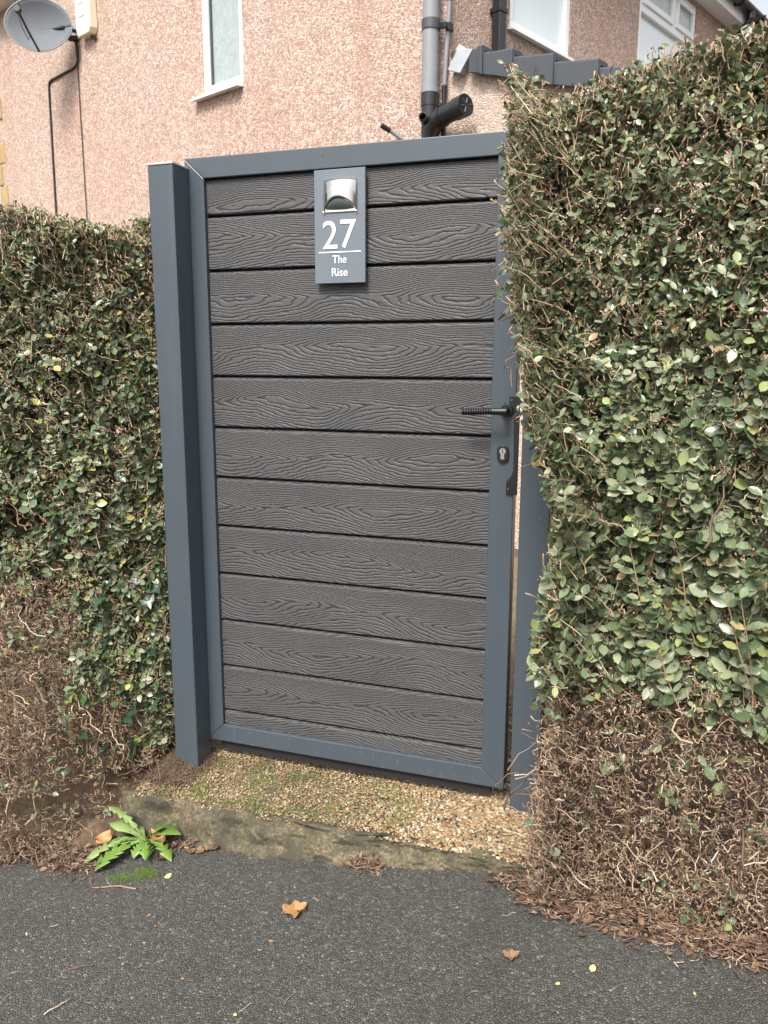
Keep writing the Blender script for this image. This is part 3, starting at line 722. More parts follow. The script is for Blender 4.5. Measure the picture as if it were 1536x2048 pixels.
cable('thin straight cable running down the wall beneath the alarm box', [(-4.775, 4.47), (-4.76, 4.26), (-4.762, 3.85), (-4.76, 2.83), (-4.76, .2)], .0055)

# ------------------------------------------------------------------ hedges
def nrmz(a): return a/(np.linalg.norm(a, axis=-1, keepdims=True)+1e-12)

LX = np.array([0, .24, .55, .80, 1.0])
LW = np.array([0, .205, .26, .165, 0])
LT_v = []; 
for i in range(5): LT_v.append((LX[i], 0, -.025*(0 < i < 4)))
for s_ in (1, -1):
    for i in (1, 2, 3): LT_v.append((LX[i]+.02, s_*LW[i], .045))
LT_v = np.array(LT_v)
LT_t = []
for o_, fl in ((5, False), (8, True)):
    f_ = [(0, 1, o_), (1, 2, o_+1), (1, o_+1, o_), (2, 3, o_+2), (2, o_+2, o_+1), (3, 4, o_+2)]
    LT_t += [(a, c, b) if fl else (a, b, c) for a, b, c in f_]
LT_t = np.array(LT_t)
def leaf_geo(B, D, Nn, L, Wf, curl):
    D = nrmz(D); S = nrmz(np.cross(Nn, D)); Nn = np.cross(D, S)
    x = LT_v[:, 0][None, :, None]; y = LT_v[:, 1][None, :, None]; z = LT_v[:, 2][None, :, None]+curl[:, None, None]*x*x
    P = B[:, None]+L[:, None, None]*(x*D[:, None]+y*Wf[:, None, None]*S[:, None]+z*Nn[:, None])
    T = LT_t[None]+(np.arange(len(B))*len(LT_v))[:, None, None]
    return P.reshape(-1, 3), T.reshape(-1, 3)
def tubes(paths, radii, sides=3):
    n_, k_, _ = paths.shape
    t = np.gradient(paths, axis=1); t = nrmz(t)
    ref = np.where(np.abs(t[..., 2:3]) > .85, V(1, .2, 0), V(.1, .05, 1))
    a = nrmz(np.cross(t, ref)); b = np.cross(t, a)
    ang = np.arange(sides)*2*pi/sides
    P = paths[:, :, None]+radii[:, :, None, None]*(np.cos(ang)[None, None, :, None]*a[:, :, None]+np.sin(ang)[None, None, :, None]*b[:, :, None])
    idx = np.arange(n_*k_*sides).reshape(n_, k_, sides)
    A, B_, C_, D_ = idx[:, :-1], np.roll(idx, -1, 2)[:, :-1], np.roll(idx, -1, 2)[:, 1:], idx[:, 1:]
    T = np.concatenate([np.stack([A, B_, C_], -1).reshape(-1, 3), np.stack([A, C_, D_], -1).reshape(-1, 3)])
    if sides == 3: T = np.concatenate([T, idx[:, -1, :].reshape(-1, 3)])
    return P.reshape(-1, 3), T

leaf_meshes = {}
def leaf_mesh(mat):
    if mat.name not in leaf_meshes:
        leaf_meshes[mat.name] = []
        for c_ in (-.12, .0, .12, -.25):
            v = LT_v.copy(); v[:, 2] += c_*v[:, 0]**2
            leaf_meshes[mat.name].append(mesh_np('leaf', v, LT_t, mat))
    return leaf_meshes[mat.name]
def leaf_objects(parent, B, D, Nn, L, Wf, mat):
    D = nrmz(D); S = nrmz(np.cross(Nn, D)); Nn = np.cross(D, S)
    ms_ = leaf_mesh(mat); inv = parent.matrix_basis.inverted()
    for i in range(len(B)):
        o = bpy.data.objects.new('leaf', ms_[i % 4]); col.objects.link(o)
        o.parent = parent
        mw = Matrix([[D[i][r_]*L[i], S[i][r_]*L[i]*Wf[i], Nn[i][r_]*L[i], B[i][r_]] for r_ in range(3)]+[[0, 0, 0, 1]])
        o.matrix_parent_inverse = inv; o.matrix_basis = mw

class Hedge:
    def __init__(s, side):
        s.side = side
        if side < 0: s.xa, s.xb, s.va, s.vb = -1.7, -.135, -.85, -.135
        else: s.xa, s.xb, s.va, s.vb = .88, 2.35, .88, 1.75
        s.yb = .22
    def xe(s, z):
        if s.side < 0: return np.full_like(z, -.138)-.05*np.clip((.25-z)/.2, 0, 1)
        return np.interp(z, [0, .15, .45, .60, .75, .95, 1.15, 1.3, 1.42, 1.5, 1.62, 1.85], [1.035, 1.03, 1.055, 1.02, 1.055, 1.06, .995, .975, .925, .945, .915, .92])
    def zt(s, x):
        if s.side < 0: return 1.650+.02*noise(x*6, 0, 0, 31)-.075*np.clip((x+.45)/.31, 0, 1)**1.6
        return 1.790+.02*noise(x*6, 0, 0, 32)+.070*np.clip((x-.98)/.26, 0, 1)-.03*np.clip((.99-x)/.08, 0, 1)
    def yf(s, x, z):
        lump = .05*(noise(x*7, z*7, 0, 33+s.side)-.5)+.040*(noise(x*21, z*21, 0, 37)-.5)
        if s.side < 0:
            y = -.065-.235*np.clip((-.14-x)/.36, 0, 1)**.8
            y = y-.16*np.clip((.62-z)/.62, 0, 1)*np.clip((-.22-x)/.2, 0, 1)
        else:
            y = -.275-.26*np.clip(x-1.0, 0, .62)
            y = y+.05*np.clip((z-.42)/.3, 0, 1)*np.clip((1.0-z)/.3, 0, 1)
            y = y+.07*np.clip((1.0-x)/.09, 0, 1)**2
        dz = np.clip((z-(s.zt(x)-.09))/.09, 0, 1)
        return y+lump+.06*dz**2
    def alive(s, x, z):
        nz_ = (noise(x*6, z*6, 0, 41+s.side)-.5)+.6*(noise(x*15, z*15, 0, 43)-.5)
        if s.side < 0:
            b = np.interp(x, [-1.7, -.56, -.43, -.36, -.30, -.25, -.2, -.13], [.66, .62, .56, .44, .30, .16, .10, .0])
            k = (z-b)/.10
            hole = np.exp(-(((x+.50)/.055)**2+((z-.80)/.06)**2))
            return np.clip(.5+k*.6+nz_*.9, .04, .93)*(1-.98*hole)
        b = np.interp(x, [.9, 1.05, 1.2, 1.4, 1.6, 2.3], [.44, .49, .54, .57, .58, .57])
        k = (z-b)/.10
        patch = np.exp(-(((x-1.46)/.07)**2+((z-1.20)/.13)**2))
        return np.clip(.5+k*.75+nz_*.7, .032, .97)*(1-.55*patch)
    def hollow(s, x, z):
        L_ = [(-.52, .79, .085, .07)] if s.side < 0 else [(1.34, .76, .055, .035), (1.20, .88, .035, .045), (1.45, .90, .03, .05)]
        return np.clip(sum(np.exp(-(((x-a)/c)**2+((z-b)/d)**2)**2) for a, b, c, d in L_), 0, 1)
    def sample(s, n_):
        f = rng.random(n_); P = np.zeros((n_, 3)); Nn = np.zeros((n_, 3))
        vis = rng.random(n_) < .87
        x = np.where(vis, rng.uniform(s.va, s.vb, n_), rng.uniform(s.xa, s.xb, n_))
        z = rng.uniform(.0, 1.0, n_)*(s.zt(x)-.0)
        ground = pav(x, -.3)+.01
        z = np.maximum(z, ground)
        z = np.where(rng.random(n_) < .06, ground+rng.uniform(0, .14, n_), z)
        y = s.yf(x, z)
        P = np.stack([x, y, z], -1); Nn[:] = (0, -1, .12)
        e = f < .22
        xe = s.xe(z); ys_ = y+(s.yb-y)*rng.random(n_)**1.3
        xend = xe+(-.012 if s.side < 0 else .0)
        P[e, 0] = xend[e]+.03*(noise(z[e]*14, ys_[e]*14, 0, 51)-.5); P[e, 1] = np.maximum(s.yf(P[e, 0], z[e]), ys_[e]) if s.side < 0 else ys_[e]
        Nn[e] = (-s.side, -.25, .1)
        tp = (f >= .22) & (f < .35)
        P[tp, 1] = ys_[tp]; P[tp, 2] = s.zt(P[tp, 0])+.012*(noise(P[tp, 0]*25, P[tp, 1]*25, 0, 52)-.5); Nn[tp] = (0, -.25, 1)
        if s.side > 0: ok = P[:, 0] >= s.xe(P[:, 2])-.02
        else: ok = P[:, 0] <= s.xe(P[:, 2])+.02
        ok &= rng.random(len(P)) > .96*s.hollow(P[:, 0], P[:, 2])
        return P[ok], nrmz(Nn[ok])

def rot_jit(D, a): return nrmz(D+a*rng.standard_normal(D.shape))

def build_hedge(side, label):
    h = Hedge(side)
    E_ = thing('hedge', label, 'hedge', ((h.va+h.vb)/2, -.1, 0.0), 'privet hedges either side of the gate')
    lmat = M['leaf'] if side < 0 else M['leaf_dusty']
    # --- live twigs with opposite leaves
    P, Nn = h.sample(15500 if side < 0 else 17000)
    a = h.alive(P[:, 0], P[:, 2]); lv = rng.random(len(P)) < a
    clump = noise(P[:, 0]*24, P[:, 2]*24, P[:, 1]*24, 61+side)*.6+noise(P[:, 0]*11, P[:, 2]*11, P[:, 1]*11, 63+side)*.4
    lv &= rng.random(len(P)) < np.clip((clump-.25)/.20, .12, 1)
    Pl, Nl = P[lv], Nn[lv]; n_ = len(Pl)
    tn = nrmz(Nl*.7+V(0, 0, .6)+.34*rng.standard_normal((n_, 3)))
    dep = np.abs(rng.normal(0, .028, n_)); dep = np.where(rng.random(n_) < .25, dep+rng.uniform(0, .10, n_), dep)
    tip = Pl-Nl*dep[:, None]+rng.normal(0, .006, (n_, 3))
    out = rng.random(n_) < .03; tip[out] += Nl[out]*rng.uniform(.006, .022, (out.sum(), 1))
    D = rot_jit(Nl*.75+V(0, 0, .65), .42); Lt = rng.uniform(.035, .085, n_)
    k_ = 5; ts = np.linspace(0, 1, k_)
    bend = rng.normal(0, .12, (n_, 3))
    paths = tip[:, None]-D[:, None]*(Lt[:, None]*(1-ts))[..., None]+bend[:, None]*(Lt[:, None]*(ts*(1-ts)))[..., None]
    paths += rng.normal(0, .0012, paths.shape)
    rad = (rng.uniform(.0007, .0013, n_)[:, None]*np.linspace(1.3, .75, k_)[None])
    tv, tt = tubes(paths, rad)
    # leaf nodes
    Bs, Ds, Ns, Ls = [], [], [], []
    big = np.interp(Pl[:, 2], [0, .5, .75, 1.0, 1.3, 1.55, 1.8], [.85, 1.08, 1.32, 1.2, .88, .74, .66]) if side > 0 else np.interp(Pl[:, 2], [0, .5, .8, 1.2, 1.5, 1.7], [.85, .98, 1.12, .95, .82, .66])
    if side > 0: big = big*np.interp(Pl[:, 0], [.9, 1.1, 1.4, 1.6], [.85, .95, 1.12, 1.15])
    for q_ in (.30, .55, .78, .97):
        hasn = rng.random(n_) < (.78 if q_ < .9 else .95)
        i0 = q_*(k_-1); i_ = int(i0); f_ = i0-i_; i2 = min(i_+1, k_-1)
        bp_ = paths[:, i_]*(1-f_)+paths[:, i2]*f_
        perp = nrmz(np.cross(D, rng.standard_normal((n_, 3))))
        for sg in (1, -1):
            m_ = hasn & (rng.random(n_) < .9)
            d_ = nrmz(D*rng.uniform(.15, .7, (n_, 1))+sg*perp+.25*rng.standard_normal((n_, 3)))
            nn_ = nrmz(tn+.28*rng.standard_normal((n_, 3)))
            Bs.append(bp_[m_]); Ds.append(d_[m_]); Ns.append(nn_[m_]); Ls.append((big*rng.uniform(.0165, .031, n_))[m_])
    B = np.concatenate(Bs); Dd = np.concatenate(Ds); Nd = np.concatenate(Ns); Lg = np.concatenate(Ls)
    # drop leaves that would poke into the gate post or the pavement
    ok = B[:, 2] > pav(B[:, 0], B[:, 1])+.004
    if side < 0: ok &= ~((B[:, 0] > -.145) & (B[:, 1] < .01) & (B[:, 1] > -.10)) & (B[:, 0] < -.118)
    B, Dd, Nd, Lg = B[ok], Dd[ok], Nd[ok], Lg[ok]
    Wf = rng.uniform(1.0, 1.4, len(B))
    # the 300 that show largest become single leaves
    v = B-CAM; dist = np.linalg.norm(v, axis=1); px = v@_r/(v@_f); py = v@_u/(v@_f)
    infr = (np.abs(px) < .47) & (np.abs(py) < .62)
    yfr = h.yf(B[:, 0], B[:, 2]); shallow = (B[:, 1]-yfr) < .012
    facing = np.abs((nrmz(Nd)*(-v/dist[:, None])).sum(1))
    score = np.where(infr & shallow, Lg*Wf*facing/dist, 0)
    top = np.argsort(-score)[:300]
    rest = np.ones(len(B), bool); rest[top] = False
    leaf_objects(E_, B[top], Dd[top], Nd[top], Lg[top], Wf[top], lmat)
    lv_, lt_ = leaf_geo(B[rest], Dd[rest], Nd[rest], Lg[rest], Wf[rest], rng.uniform(-.3, .2, rest.sum()))
    o = link('foliage', mesh_np('foliage', lv_, lt_, lmat), E_); tag(o, kind='stuff')
    o = link('twigs', mesh_np('twigs', tv, tt, M['twig']), E_); tag(o, kind='stuff')
    # --- inner leaves deep in the hedge
    nc = 15000; x = rng.uniform(h.va-.1, h.vb+.1, nc); z = rng.uniform(.12, 1, nc)*(h.zt(x)-.03)
    if side < 0: x = np.minimum(x, -.17)
    else: x = np.maximum(x, h.xe(z)+.03)
    y = h.yf(x, z); y = y+.06+(h.yb-y-.06)*rng.random(nc)
    al = (rng.random(nc) > .97*h.hollow(x, z)) & (rng.random(nc) < np.where(y > -.02, 1.0, h.alive(x, z))); x, y, z = x[al], y[al], z[al]; nc = len(x)
    lv_, lt_ = leaf_geo(np.stack([x, y, z], -1), nrmz(rng.standard_normal((nc, 3))), nrmz(rng.standard_normal((nc, 3))*.7+V(0, -.8, .5)), rng.uniform(.022, .040, nc), rng.uniform(1.0, 1.4, nc), rng.uniform(-.3, .2, nc))
    o = link('inner_foliage', mesh_np('inner_foliage', lv_, lt_, M['leaf']), E_); tag(o, kind='stuff')
    # --- clipped twig stubs at the surface
    P, Nn = h.sample(15000 if side < 0 else 13000); n_ = len(P)
    D = rot_jit(Nn*.8+V(0, 0, .6), .5); Lt = rng.uniform(.010, .032, n_); ts = np.linspace(0, 1, 4)
    tip = P+Nn*rng.normal(-.004, .008, (n_, 1))
    paths = tip[:, None]-D[:, None]*(Lt[:, None]*(1-ts))[..., None]+rng.normal(0, .0022, (n_, 4, 3))
    tv, tt = tubes(paths, rng.uniform(.0009, .0019, n_)[:, None]*np.array([.8, 1, .95, 1.15])[None])
    o = link('clipped_twigs', mesh_np('clipped_twigs', tv, tt, M['twig']), E_); tag(o, kind='stuff')
    # --- bare dead tangle where the hedge has died back, thinner tangle inside everywhere
    P, Nn = h.sample(25000 if side > 0 else 25000); a = h.alive(P[:, 0], P[:, 2])
    m_ = rng.random(len(P)) < np.clip(1.15-a, .10, 1)
    P, Nn = P[m_], Nn[m_]; n_ = len(P)
    k_ = 6; st = rng.standard_normal((n_, k_, 3))*1.0
    d0 = rot_jit(Nn*.45+V(0, 0, .25), .8)
    stp = nrmz(d0[:, None]+st)*(rng.uniform(.03, .075, n_)/k_)[:, None, None]
    paths = np.cumsum(stp, axis=1); paths = paths-paths[:, -1:]+P[:, None]-Nn[:, None]*(.002+np.abs(rng.normal(0, .045, n_)))[:, None, None]
    keepg = paths[:, :, 2].min(1) > pav(P[:, 0], P[:, 1])-.004
    if side < 0: keepg &= paths[:, :, 0].max(1) < -.13
    paths = paths[keepg]; n_ = len(paths)
    tv, tt = tubes(paths, (.0007+.0012*rng.random(n_)**2)[:, None]*np.linspace(1.3, .7, k_)[None])
    o = link('dead_twigs', mesh_np('dead_twigs', tv, tt, M['dead_twig']), E_); tag(o, 'brown leafless twig tangle', kind='stuff')
    # --- longer woody twigs running through the bare parts
    P, Nn = h.sample(1700); a = h.alive(P[:, 0], P[:, 2]); m_ = rng.random(len(P)) < np.clip(.85-a, .03, 1)
    P, Nn = P[m_], Nn[m_]; n_ = len(P); k_ = 9
    d0 = rot_jit(Nn*.25+V(0, 0, .7), .65)
    stp = nrmz(d0[:, None]+rng.standard_normal((n_, k_, 3))*.55)*(rng.uniform(.10, .24, n_)/k_)[:, None, None]
    paths = np.cumsum(stp, axis=1); paths = paths-paths[:, -1:]+P[:, None]-Nn[:, None]*(.004+np.abs(rng.normal(0, .022, n_)))[:, None, None]
    if side < 0: paths[:, :, 0] = np.minimum(paths[:, :, 0], -.14)
    paths[:, :, 2] = np.maximum(paths[:, :, 2], pav(paths[:, :, 0], paths[:, :, 1])-.01)
    tv, tt = tubes(paths, (.0008+.0016*rng.random(n_)**2)[:, None]*np.linspace(1.4, .6, k_)[None], 4)
    o = link('woody_twigs', mesh_np('woody_twigs', tv, tt, M['dead_twig']), E_); tag(o, kind='stuff')
    # --- stems and branches inside
    nst = 13 if side < 0 else 14
    xs_ = np.linspace(h.va-.15, h.vb-.03, nst) if side < 0 else np.linspace(1.03, h.vb+.2, nst)
    def stem(pts, r0, r1, n=7):
        mb = MB(); mb.tube(pts, np.linspace(r0, r1, len(pts)), n); return mb.build('stem', M['stem'], E_, smooth=True)
    for i, xx in enumerate(xs_):
        yy = rng.uniform(-.10, .06) if side < 0 else rng.uniform(-.17, .0)
        if side < 0: yy = max(yy, float(h.yf(np.array(xx), np.array(.5)))+.05)
        z0 = float(pav(xx, yy))*.5-.05; pts = []; x_, y_ = xx, yy
        top_ = rng.uniform(1.1, 1.5); kk = 9
        for j in range(kk):
            pts.append((x_, y_, z0+(top_-z0)*j/(kk-1))); x_ += rng.normal(0, .014); y_ += rng.normal(0, .012)
            x_ = min(x_, -.19) if side < 0 else max(x_, 1.03)
        r0 = rng.uniform(.006, .011)
        stem(pts, r0, r0*.45)
        for j in (2, 3, 4, 5, 6):
            if rng.random() < .8:
                p0 = np.array(pts[j]); tz = rng.uniform(.12, .34)
                tx = p0[0]+rng.normal(0, .10); tx = min(tx, -.16) if side < 0 else max(tx, 1.0)
                tyf = float(h.yf(np.array(tx), np.array(min(p0[2]+tz, 1.6))))
                p3 = V(tx, tyf+rng.uniform(.02, .10), p0[2]+tz)
                p1 = p0*.65+p3*.35+rng.normal(0, .015, 3); p2 = p0*.3+p3*.7+rng.normal(0, .015, 3)
                mb = MB(); mb.tube([p0, p1, p2, p3], np.linspace(r0*.5, r0*.22, 4), 5); mb.build('branch', M['stem'], E_, smooth=True)
    return E_, h

HL, hl = build_hedge(-1, 'clipped privet hedge left of the gate, bare and brown at its lower left')
HR, hr = build_hedge(1, 'taller clipped privet hedge right of the gate with dusty leaves and a dead brown base')

# pale straight stem at the free end of the right hedge
mb = MB(); mb.tube([(1.075, -.235, -.04), (1.072, -.245, .35), (1.066, -.25, .62), (1.058, -.25, .98), (1.05, -.22, 1.3)], [.0085, .008, .0075, .007, .005], 9); mb.build('stem', M['stem'], HR, smooth=True)
for a, b, c_ in (((1.058, -.25, .93), (1.04, -.265, .955), (1.03, -.275, .96)), ((1.066, -.25, .60), (1.05, -.265, .615), (1.04, -.275, .62))):
    mb = MB(); mb.tube([a, b, c_], [.006, .0055, .006], 7); mb.build('pruned_stub', M['stem'], HR, smooth=True)
# long free shoots with large leaves on the right hedge
for i in range(20):
    xx = rng.uniform(1.07, 1.52); zz = rng.uniform(.46, .80)
    lean = rng.normal(-.1, .32); Ls_ = rng.uniform(.16, .34)
    y0 = float(hr.yf(np.array(xx), np.array(zz)))+.02
    d_ = nrmz(V(lean, -.10, 1.0)); k = 9
    pts = [V(xx, y0, zz)+d_*Ls_*t_+V(.02*sin(t_*2+i), -.015*t_, 0)*t_ for t_ in np.linspace(0, 1, k)]
    mb = MB(); mb.tube(pts, np.linspace(.0020, .0011, k), 6); sh = mb.build('shoot', M['twig'], HR, smooth=True)
    B, Dd, Nd, Lg = [], [], [], []
    for j in range(2, k):
        pv_ = nrmz(np.cross(d_, rng.standard_normal(3)+V(0, -1.2, 0)))
        for sg in (1, -1):
            if rng.random() < .88:
                B.append(pts[j]); Dd.append(d_*.55+sg*pv_+V(0, -.25, 0)); Nd.append(V(0, -.8, .5)+.3*rng.standard_normal(3)); Lg.append(rng.uniform(.030, .050)*(1.05-.3*j/k))
    leaf_objects(sh, np.array(B), np.array(Dd), np.array(Nd), np.array(Lg), rng.uniform(.85, 1.1, len(B)), M['leaf_dusty'])

# ivy low in the left hedge beside the post
IV = thing('ivy', 'dark green ivy with lobed leaves low in the left hedge beside the post', 'ivy', (-.22, -.12, 0))
lob = [(0, 0), (.18, .30), (.05, .52), (.36, .46), (.55, .40), (.62, .20), (1.0, 0)]
ivp = [(a, b, .0) for a, b in lob]+[(a, -b, .0) for a, b in lob[-2:0:-1]]
ivm = []
for c_ in range(3):
    vs_ = [(.42, 0, -.05)]+[(a, b, .06*abs(b)*(1+c_)-.1*a*a*(c_-1)) for a, b, _ in ivp]
    nv_ = len(ivp); ivm.append(mesh_np('leaf', np.array(vs_), np.array([(0, 1+i, 1+(i+1) % nv_) for i in range(nv_)]), M['ivy']))
inv = IV.matrix_basis.inverted()
for i in range(58):
    xx = rng.uniform(-.36, -.155); zz = rng.uniform(.06, .62) if i > 12 else rng.uniform(.05, .28)
    yy = float(hl.yf(np.array(xx), np.array(zz)))+rng.uniform(-.012, .03)
    D = nrmz(V(rng.normal(0, .6), -.35, -.7+rng.normal(0, .4))); Nn = nrmz(V(rng.normal(0, .35), -1, .45)); S = nrmz(np.cross(Nn, D)); Nn = np.cross(D, S)
    L = rng.uniform(.026, .052)
    o = bpy.data.objects.new('leaf', ivm[i % 3]); col.objects.link(o); o.parent = IV; o.matrix_parent_inverse = inv
    o.matrix_basis = Matrix([[D[r_]*L, S[r_]*L, Nn[r_]*L, (xx, yy, zz)[r_]] for r_ in range(3)]+[[0, 0, 0, 1]])
for i in range(7):
    x_, z_ = -.17-.028*i, .02; pts = []
    for j in range(8):
        pts.append((x_, float(hl.yf(np.array(x_), np.array(max(z_, .05))))+.02, z_)); x_ += rng.normal(0, .014); x_ = min(x_, -.15); z_ += .075
    mb = MB(); mb.tube(pts, .0022, 5); mb.build('vine', M['stem'], IV, smooth=True)

# ------------------------------------------------------------------ weeds, moss, litter
WD = thing('dandelion', 'bright green dandelion rosette at the foot of the step', 'weed', (-.13, -.31, float(pav(-.13, -.31))))
def dleaf(base, tip, W_, arch, rnd_=False):
    base, tip = V(*base), V(*tip); ax_ = tip-base; L = np.linalg.norm(ax_); d = ax_/L
    s_ = nrmz(np.cross(d, V(0, 0, 1))); up_ = np.cross(s_, d); vs_, fs_ = [], []
    n_ = 41
    for i in range(n_):
        t_ = i/(n_-1); env = .16+.84*min(1, t_*1.5)**1.3
        env *= 1.0 if t_ < .70 else max(0.0, 1-((t_-.70)/.30)**1.8)
        ph_ = (t_*6.3) % 1.0
        tooth = 1.0 if (rnd_ or t_ > .80) else .24+.76*(1-ph_)**.9       # backward pointing lobes
        w_ = 1.2*W_*env*tooth
        c_ = base+d*L*t_+up_*arch*L*4*t_*(1-t_)
        wv = .10*W_*sin(9*t_+L*60)
        vs_ += [c_-up_*.0015, c_+s_*w_-d*w_*.30+up_*(w_*.28+wv), c_-s_*w_-d*w_*.30+up_*(w_*.28-wv)]
        if i:
            k = 3*i; fs_ += [(k-3, k, k+1, k-2), (k-3, k-1, k+2, k)]
    mb = MB(); mb.add(vs_, fs_); return mb.build('leaf', M['weed'], WD, smooth=True, solid=.0006)
wb = V(-.105, -.285, float(pav(-.105, -.285))+.018)
def gpt(x, y, h_): return (x, y, float(pav(x, y))+h_)
for tip, W_, ar, rd in ((gpt(-.245, -.275, .115), .019, .10, False), (gpt(-.235, -.29, .070), .026, .10, True), (gpt(-.235, -.405, .012), .028, .14, False), (gpt(-.180, -.432, .008), .034, .13, False),
                        (gpt(-.062, -.345, .006), .024, .10, False), (gpt(.020, -.345, .006), .021, .18, False), (gpt(.005, -.272, .045), .029, .14, True), (gpt(-.045, -.272, .065), .018, .12, True),
                        (gpt(-.20, -.36, .03), .020, .16, False), (gpt(-.10, -.36, .012), .020, .16, False), (gpt(-.17, -.275, .05), .020, .15, True), (gpt(-.03, -.31, .03), .018, .15, False)):
    dleaf(wb+V(*rng.uniform(-.006, .006, 2), 0), tip, W_*.9, ar, rd)
for i in range(7):
    a_ = rng.uniform(2.6, 6.0); l_ = rng.uniform(.07, .13)
    dleaf(wb+V(*rng.uniform(-.01, .01, 2), 0), gpt(-.105+l_*cos(a_), -.29+l_*.8*sin(a_), rng.uniform(.006, .03)), rng.uniform(.011, .018), rng.uniform(.08, .2), False)

def curl_leaf(name, label, cat, x, y, L, W_, ang, mat, lobed=False, group=None, lift=.003, curl=.25, z=None, stalk=True):
    zz = float(pav(x, y))+lift if z is None else z
    d = V(cos(ang), sin(ang), 0); s_ = V(-sin(ang), cos(ang), 0); vs_, fs_ = [], []
    nu, nv = 9, 4
    for i in range(nu):
        t_ = i/(nu-1); w_ = W_*(sin(pi*min(max(t_, .02), .98))**.7)
        if lobed: w_ *= 1+.38*sin(t_*pi*4.3+.6)
        for j in range(-nv, nv+1):
            v_ = j/nv
            vs_.append(V(x, y, zz)+d*L*(t_-.5)+s_*w_*v_+V(0, 0, 1)*(curl*W_*v_*v_+curl*L*(t_-.5)**2+.06*L*sin(3*v_+5*t_)))
    k = 2*nv+1
    for i in range(nu-1):
        for j in range(2*nv): fs_.append((i*k+j, (i+1)*k+j, (i+1)*k+j+1, i*k+j+1))
    mb = MB(); mb.add(vs_, fs_)
    zmin = min(p[2] for p in mb.v); dz = zz-zmin
    mb.v = [(a, b, c+dz-.001) for a, b, c in mb.v]
    o = mb.build(name, mat, smooth=True, solid=.0006); tag(o, label, cat, group); return o
curl_leaf('fallen_leaf', 'large curled tan dead leaf lying alone on the tarmac', 'leaf', .468, -.478, .060, .026, radians(25), M['tan_leaf'], True, curl=.5)
curl_leaf('fallen_leaf', 'pale yellow drop-shaped leaf on the tarmac in front of the right hedge', 'leaf', 1.196, -.525, .020, .007, radians(75), M['yellow_leaf'])
curl_leaf('fallen_leaf', 'small yellow leaf on the tarmac just right of the dandelion', 'leaf', .048, -.405, .022, .009, radians(60), M['yellow_leaf'])
curl_leaf('fallen_leaf', 'crumpled dark brown leaf on the tarmac below the right end of the step', 'leaf', 1.02, -.526, .034, .014, radians(10), M['dead_leaf'], True, curl=.7)
curl_leaf('fallen_leaf', 'rolled tan leaf lying across the dandelion', 'leaf', -.055, -.30, .062, .018, radians(-15), M['tan_leaf'], curl=.9, lift=.035)
curl_leaf('fallen_leaf', 'golden brown leaf behind the dandelion against the hedge stem', 'leaf', -.235, -.315, .055, .028, radians(70), M['tan_leaf'], curl=.6, lift=.02)
curl_leaf('fallen_leaf', 'pink brown leaf at the foot of the step right of the dandelion', 'leaf', .075, -.285, .032, .014, radians(80), M['dead_leaf'], curl=.4, lift=.006)
for x_, y_ in ((.095, -.272), (.05, -.29), (.11, -.262), (-.02, -.335), (-.19, -.35), (-.21, -.30)):
    curl_leaf('fallen_leaf', 'brown dead leaf in the little heap at the foot of the step by the dandelion', 'leaf', x_, y_, rng.uniform(.025, .04), rng.uniform(.009, .015), rng.uniform(0, 6), M['dead_leaf'], curl=rng.uniform(.3, .8), group='dead leaves around the dandelion', lift=.006)

def twig_scrap(name, label, x, y, L, ang, r_, mat, group=None, forks=0, bend=.25):
    mb = MB(); zz = float(pav(x, y)); p = V(x, y, zz+r_+.0015); d = V(cos(ang), sin(ang), 0); pts = [p]
    for i in range(5):
        d = nrmz(d+V(rng.normal(0, bend), rng.normal(0, bend), 0)); q_ = pts[-1]+d*L/5; q_[2] = float(pav(q_[0], q_[1]))+r_+.0015+rng.uniform(0, .003); pts.append(q_)
    mb.tube(pts, np.linspace(r_, r_*.6, 6), 6)
    for f_ in range(forks):
        b_ = pts[-1-f_ % 3]; a2 = ang+rng.choice([-1, 1])*rng.uniform(.5, 1.1); l2 = L*rng.uniform(.18, .35)
        mb.tube([b_, b_+V(cos(a2)*l2*.5, sin(a2)*l2*.5, .004), b_+V(cos(a2)*l2, sin(a2)*l2, .008)], [r_*.6, r_*.5, r_*.4], 5)
    o = mb.build(name, mat, smooth=True); tag(o, label, 'twig', group); return o
twig_scrap('fallen_twig', 'forked dead twig on the tarmac in front of the dandelion', -.01, -.470, .13, radians(200), .0024, M['dead_twig'], forks=5, bend=.15)
twig_scrap('fallen_twig', 'crooked orange twig on the tarmac at the lower left', .015, -.77, .05, radians(20), .0018, M['dead_twig'], forks=2)
twig_scrap('fallen_twig', 'brown twig on the tarmac at the bottom left edge', .06, -.90, .05, radians(60), .0022, M['dead_twig'], forks=1)
ci = 0
spots = []
while ci < 44:
    x_, y_ = rng.uniform(-.25, 1.5), rng.uniform(-.98, -.30)
    if y_ > -.42+.0*x_ or (x_ > 1.1 and y_ > -.50): continue
    spots.append((x_, y_)); ci += 1
for i, (x_, y_) in enumerate(spots):
    if i % 2: twig_scrap('twig_fragment', 'tiny brown twig fragment scattered on the tarmac', x_, y_, rng.uniform(.012, .034), rng.uniform(0, 6), rng.uniform(.0008, .0016), M['dead_twig'], 'twig fragments on the tarmac', forks=int(rng.integers(0, 3)))
    else: curl_leaf('leaf_scrap', 'tiny pale leaf scrap scattered on the tarmac', 'leaf', x_, y_, rng.uniform(.006, .013), rng.uniform(.002, .0045), rng.uniform(0, 6), M['yellow_leaf'] if rng.random() < .35 else M['tan_leaf' if rng.random() < .4 else 'dead_leaf'], group='leaf scraps on the tarmac', lift=.002)

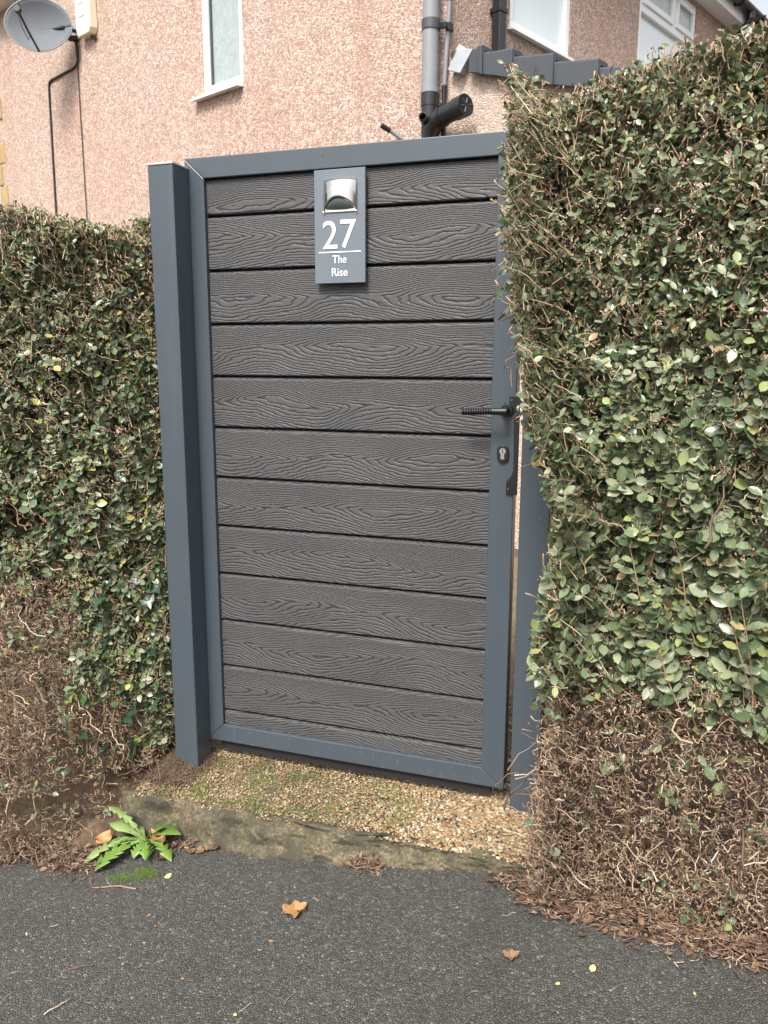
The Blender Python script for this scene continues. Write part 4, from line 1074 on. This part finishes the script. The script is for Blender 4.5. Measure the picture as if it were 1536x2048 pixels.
# litter drifts along the hedge feet and the step
def litter(n_):
    x = np.concatenate([rng.uniform(1.0, 1.9, n_), rng.uniform(-1.0, -.18, n_//2), rng.uniform(-.15, 1.02, n_//3)])
    ye = np.where(x > 1.0, -.31-.23*np.clip(x-1.0, 0, .62), np.where(x < -.17, -.405, -.262))
    sp_ = np.where((x > 1.0) | (x < -.17), .030, .008)
    y = ye+rng.normal(0, 1, len(x))*sp_+np.where((x > 1) | (x < -.17), .015, -.004)
    keep = (x > 1.0) | (x < -.17) | (noise(x*7, 0, 0, 71) > .52)
    x, y, ye = x[keep], y[keep], ye[keep]
    z = pav(x, y)+np.where(y > ye, .012, .004)+rng.uniform(0, .010, len(x))
    return np.stack([x, y, z], -1)
B = litter(1500); n_ = len(B)
D = nrmz(rng.standard_normal((n_, 3))*V(1, 1, .22)); Nn = nrmz(rng.standard_normal((n_, 3))*V(.5, .5, .3)+V(0, 0, 1))
v1, t1 = leaf_geo(B, D, Nn, rng.uniform(.008, .024, n_), rng.uniform(.5, 1.3, n_), rng.uniform(-.5, .5, n_))
o = link('leaf_litter', mesh_np('leaf_litter', v1, t1, M['dead_leaf'])); tag(o, 'brown dead leaf litter along the hedge feet and step', 'leaf litter', kind='stuff')
B = litter(2000); n_ = len(B); D = nrmz(rng.standard_normal((n_, 3))*V(1, 1, .3)); k_ = 4
stp = nrmz(D[:, None]+.4*rng.standard_normal((n_, k_, 3))*V(1, 1, .3))*(rng.uniform(.012, .05, n_)/k_)[:, None, None]
paths = B[:, None]+np.cumsum(stp, axis=1); paths[:, :, 2] = np.maximum(paths[:, :, 2], pav(paths[:, :, 0], paths[:, :, 1])+.002)
v1, t1 = tubes(paths, rng.uniform(.0006, .0015, n_)[:, None]*np.ones((1, k_)))
o = link('twig_litter', mesh_np('twig_litter', v1, t1, M['dead_twig'])); tag(o, 'small dead twigs littering the hedge feet', 'twig litter', kind='stuff')
n_ = 9000
x = rng.uniform(-.12, .75, n_); y = rng.uniform(-.20, -.01, n_)
kk_ = (noise(x*11, y*14, 0, 81) > .56+.25*np.clip((x-.3)/.5, 0, 1)) & (rng.random(n_) < .8); x, y = x[kk_], y[kk_]; n_ = len(x)
B = np.stack([x, y, zg(x, y)+.001], -1)
paths = B[:, None]+np.linspace(0, 1, 3)[None, :, None]*(nrmz(rng.normal(0, .5, (n_, 3))+V(0, 0, 1))*rng.uniform(.003, .007, (n_, 1)))[:, None]
v1, t1 = tubes(paths, np.full((n_, 3), .0008)*np.array([1.2, 1, .5])[None])
o = link('gravel_moss', mesh_np('gravel_moss', v1, t1, M['moss'])); tag(o, 'green moss growing among the pebbles under the gate', 'moss', kind='stuff')
# moss cushion on the tarmac below the dandelion
n_ = 1300
cxm = np.where(rng.random(n_) < .6, -.03, -.085); cym = np.where(cxm > -.05, -.405, -.435)
x = cxm+rng.normal(0, .016, n_)*(1+.8*(rng.random(n_) < .2)); y = cym+rng.normal(0, .008, n_)*(1+1.2*(rng.random(n_) < .25)); x = x[:n_]; B = np.stack([x, y, pav(x, y)], -1)
paths = B[:, None]+np.linspace(0, 1, 3)[None, :, None]*(nrmz(rng.normal(0, .5, (n_, 3))+V(0, 0, 1))*rng.uniform(.004, .013, (n_, 1)))[:, None]
v1, t1 = tubes(paths, np.full((n_, 3), .0007)*np.array([1.2, 1, .5])[None])
o = link('moss', mesh_np('moss', v1, t1, M['moss'])); tag(o, 'green moss cushion on the tarmac below the dandelion', 'moss', kind='stuff')
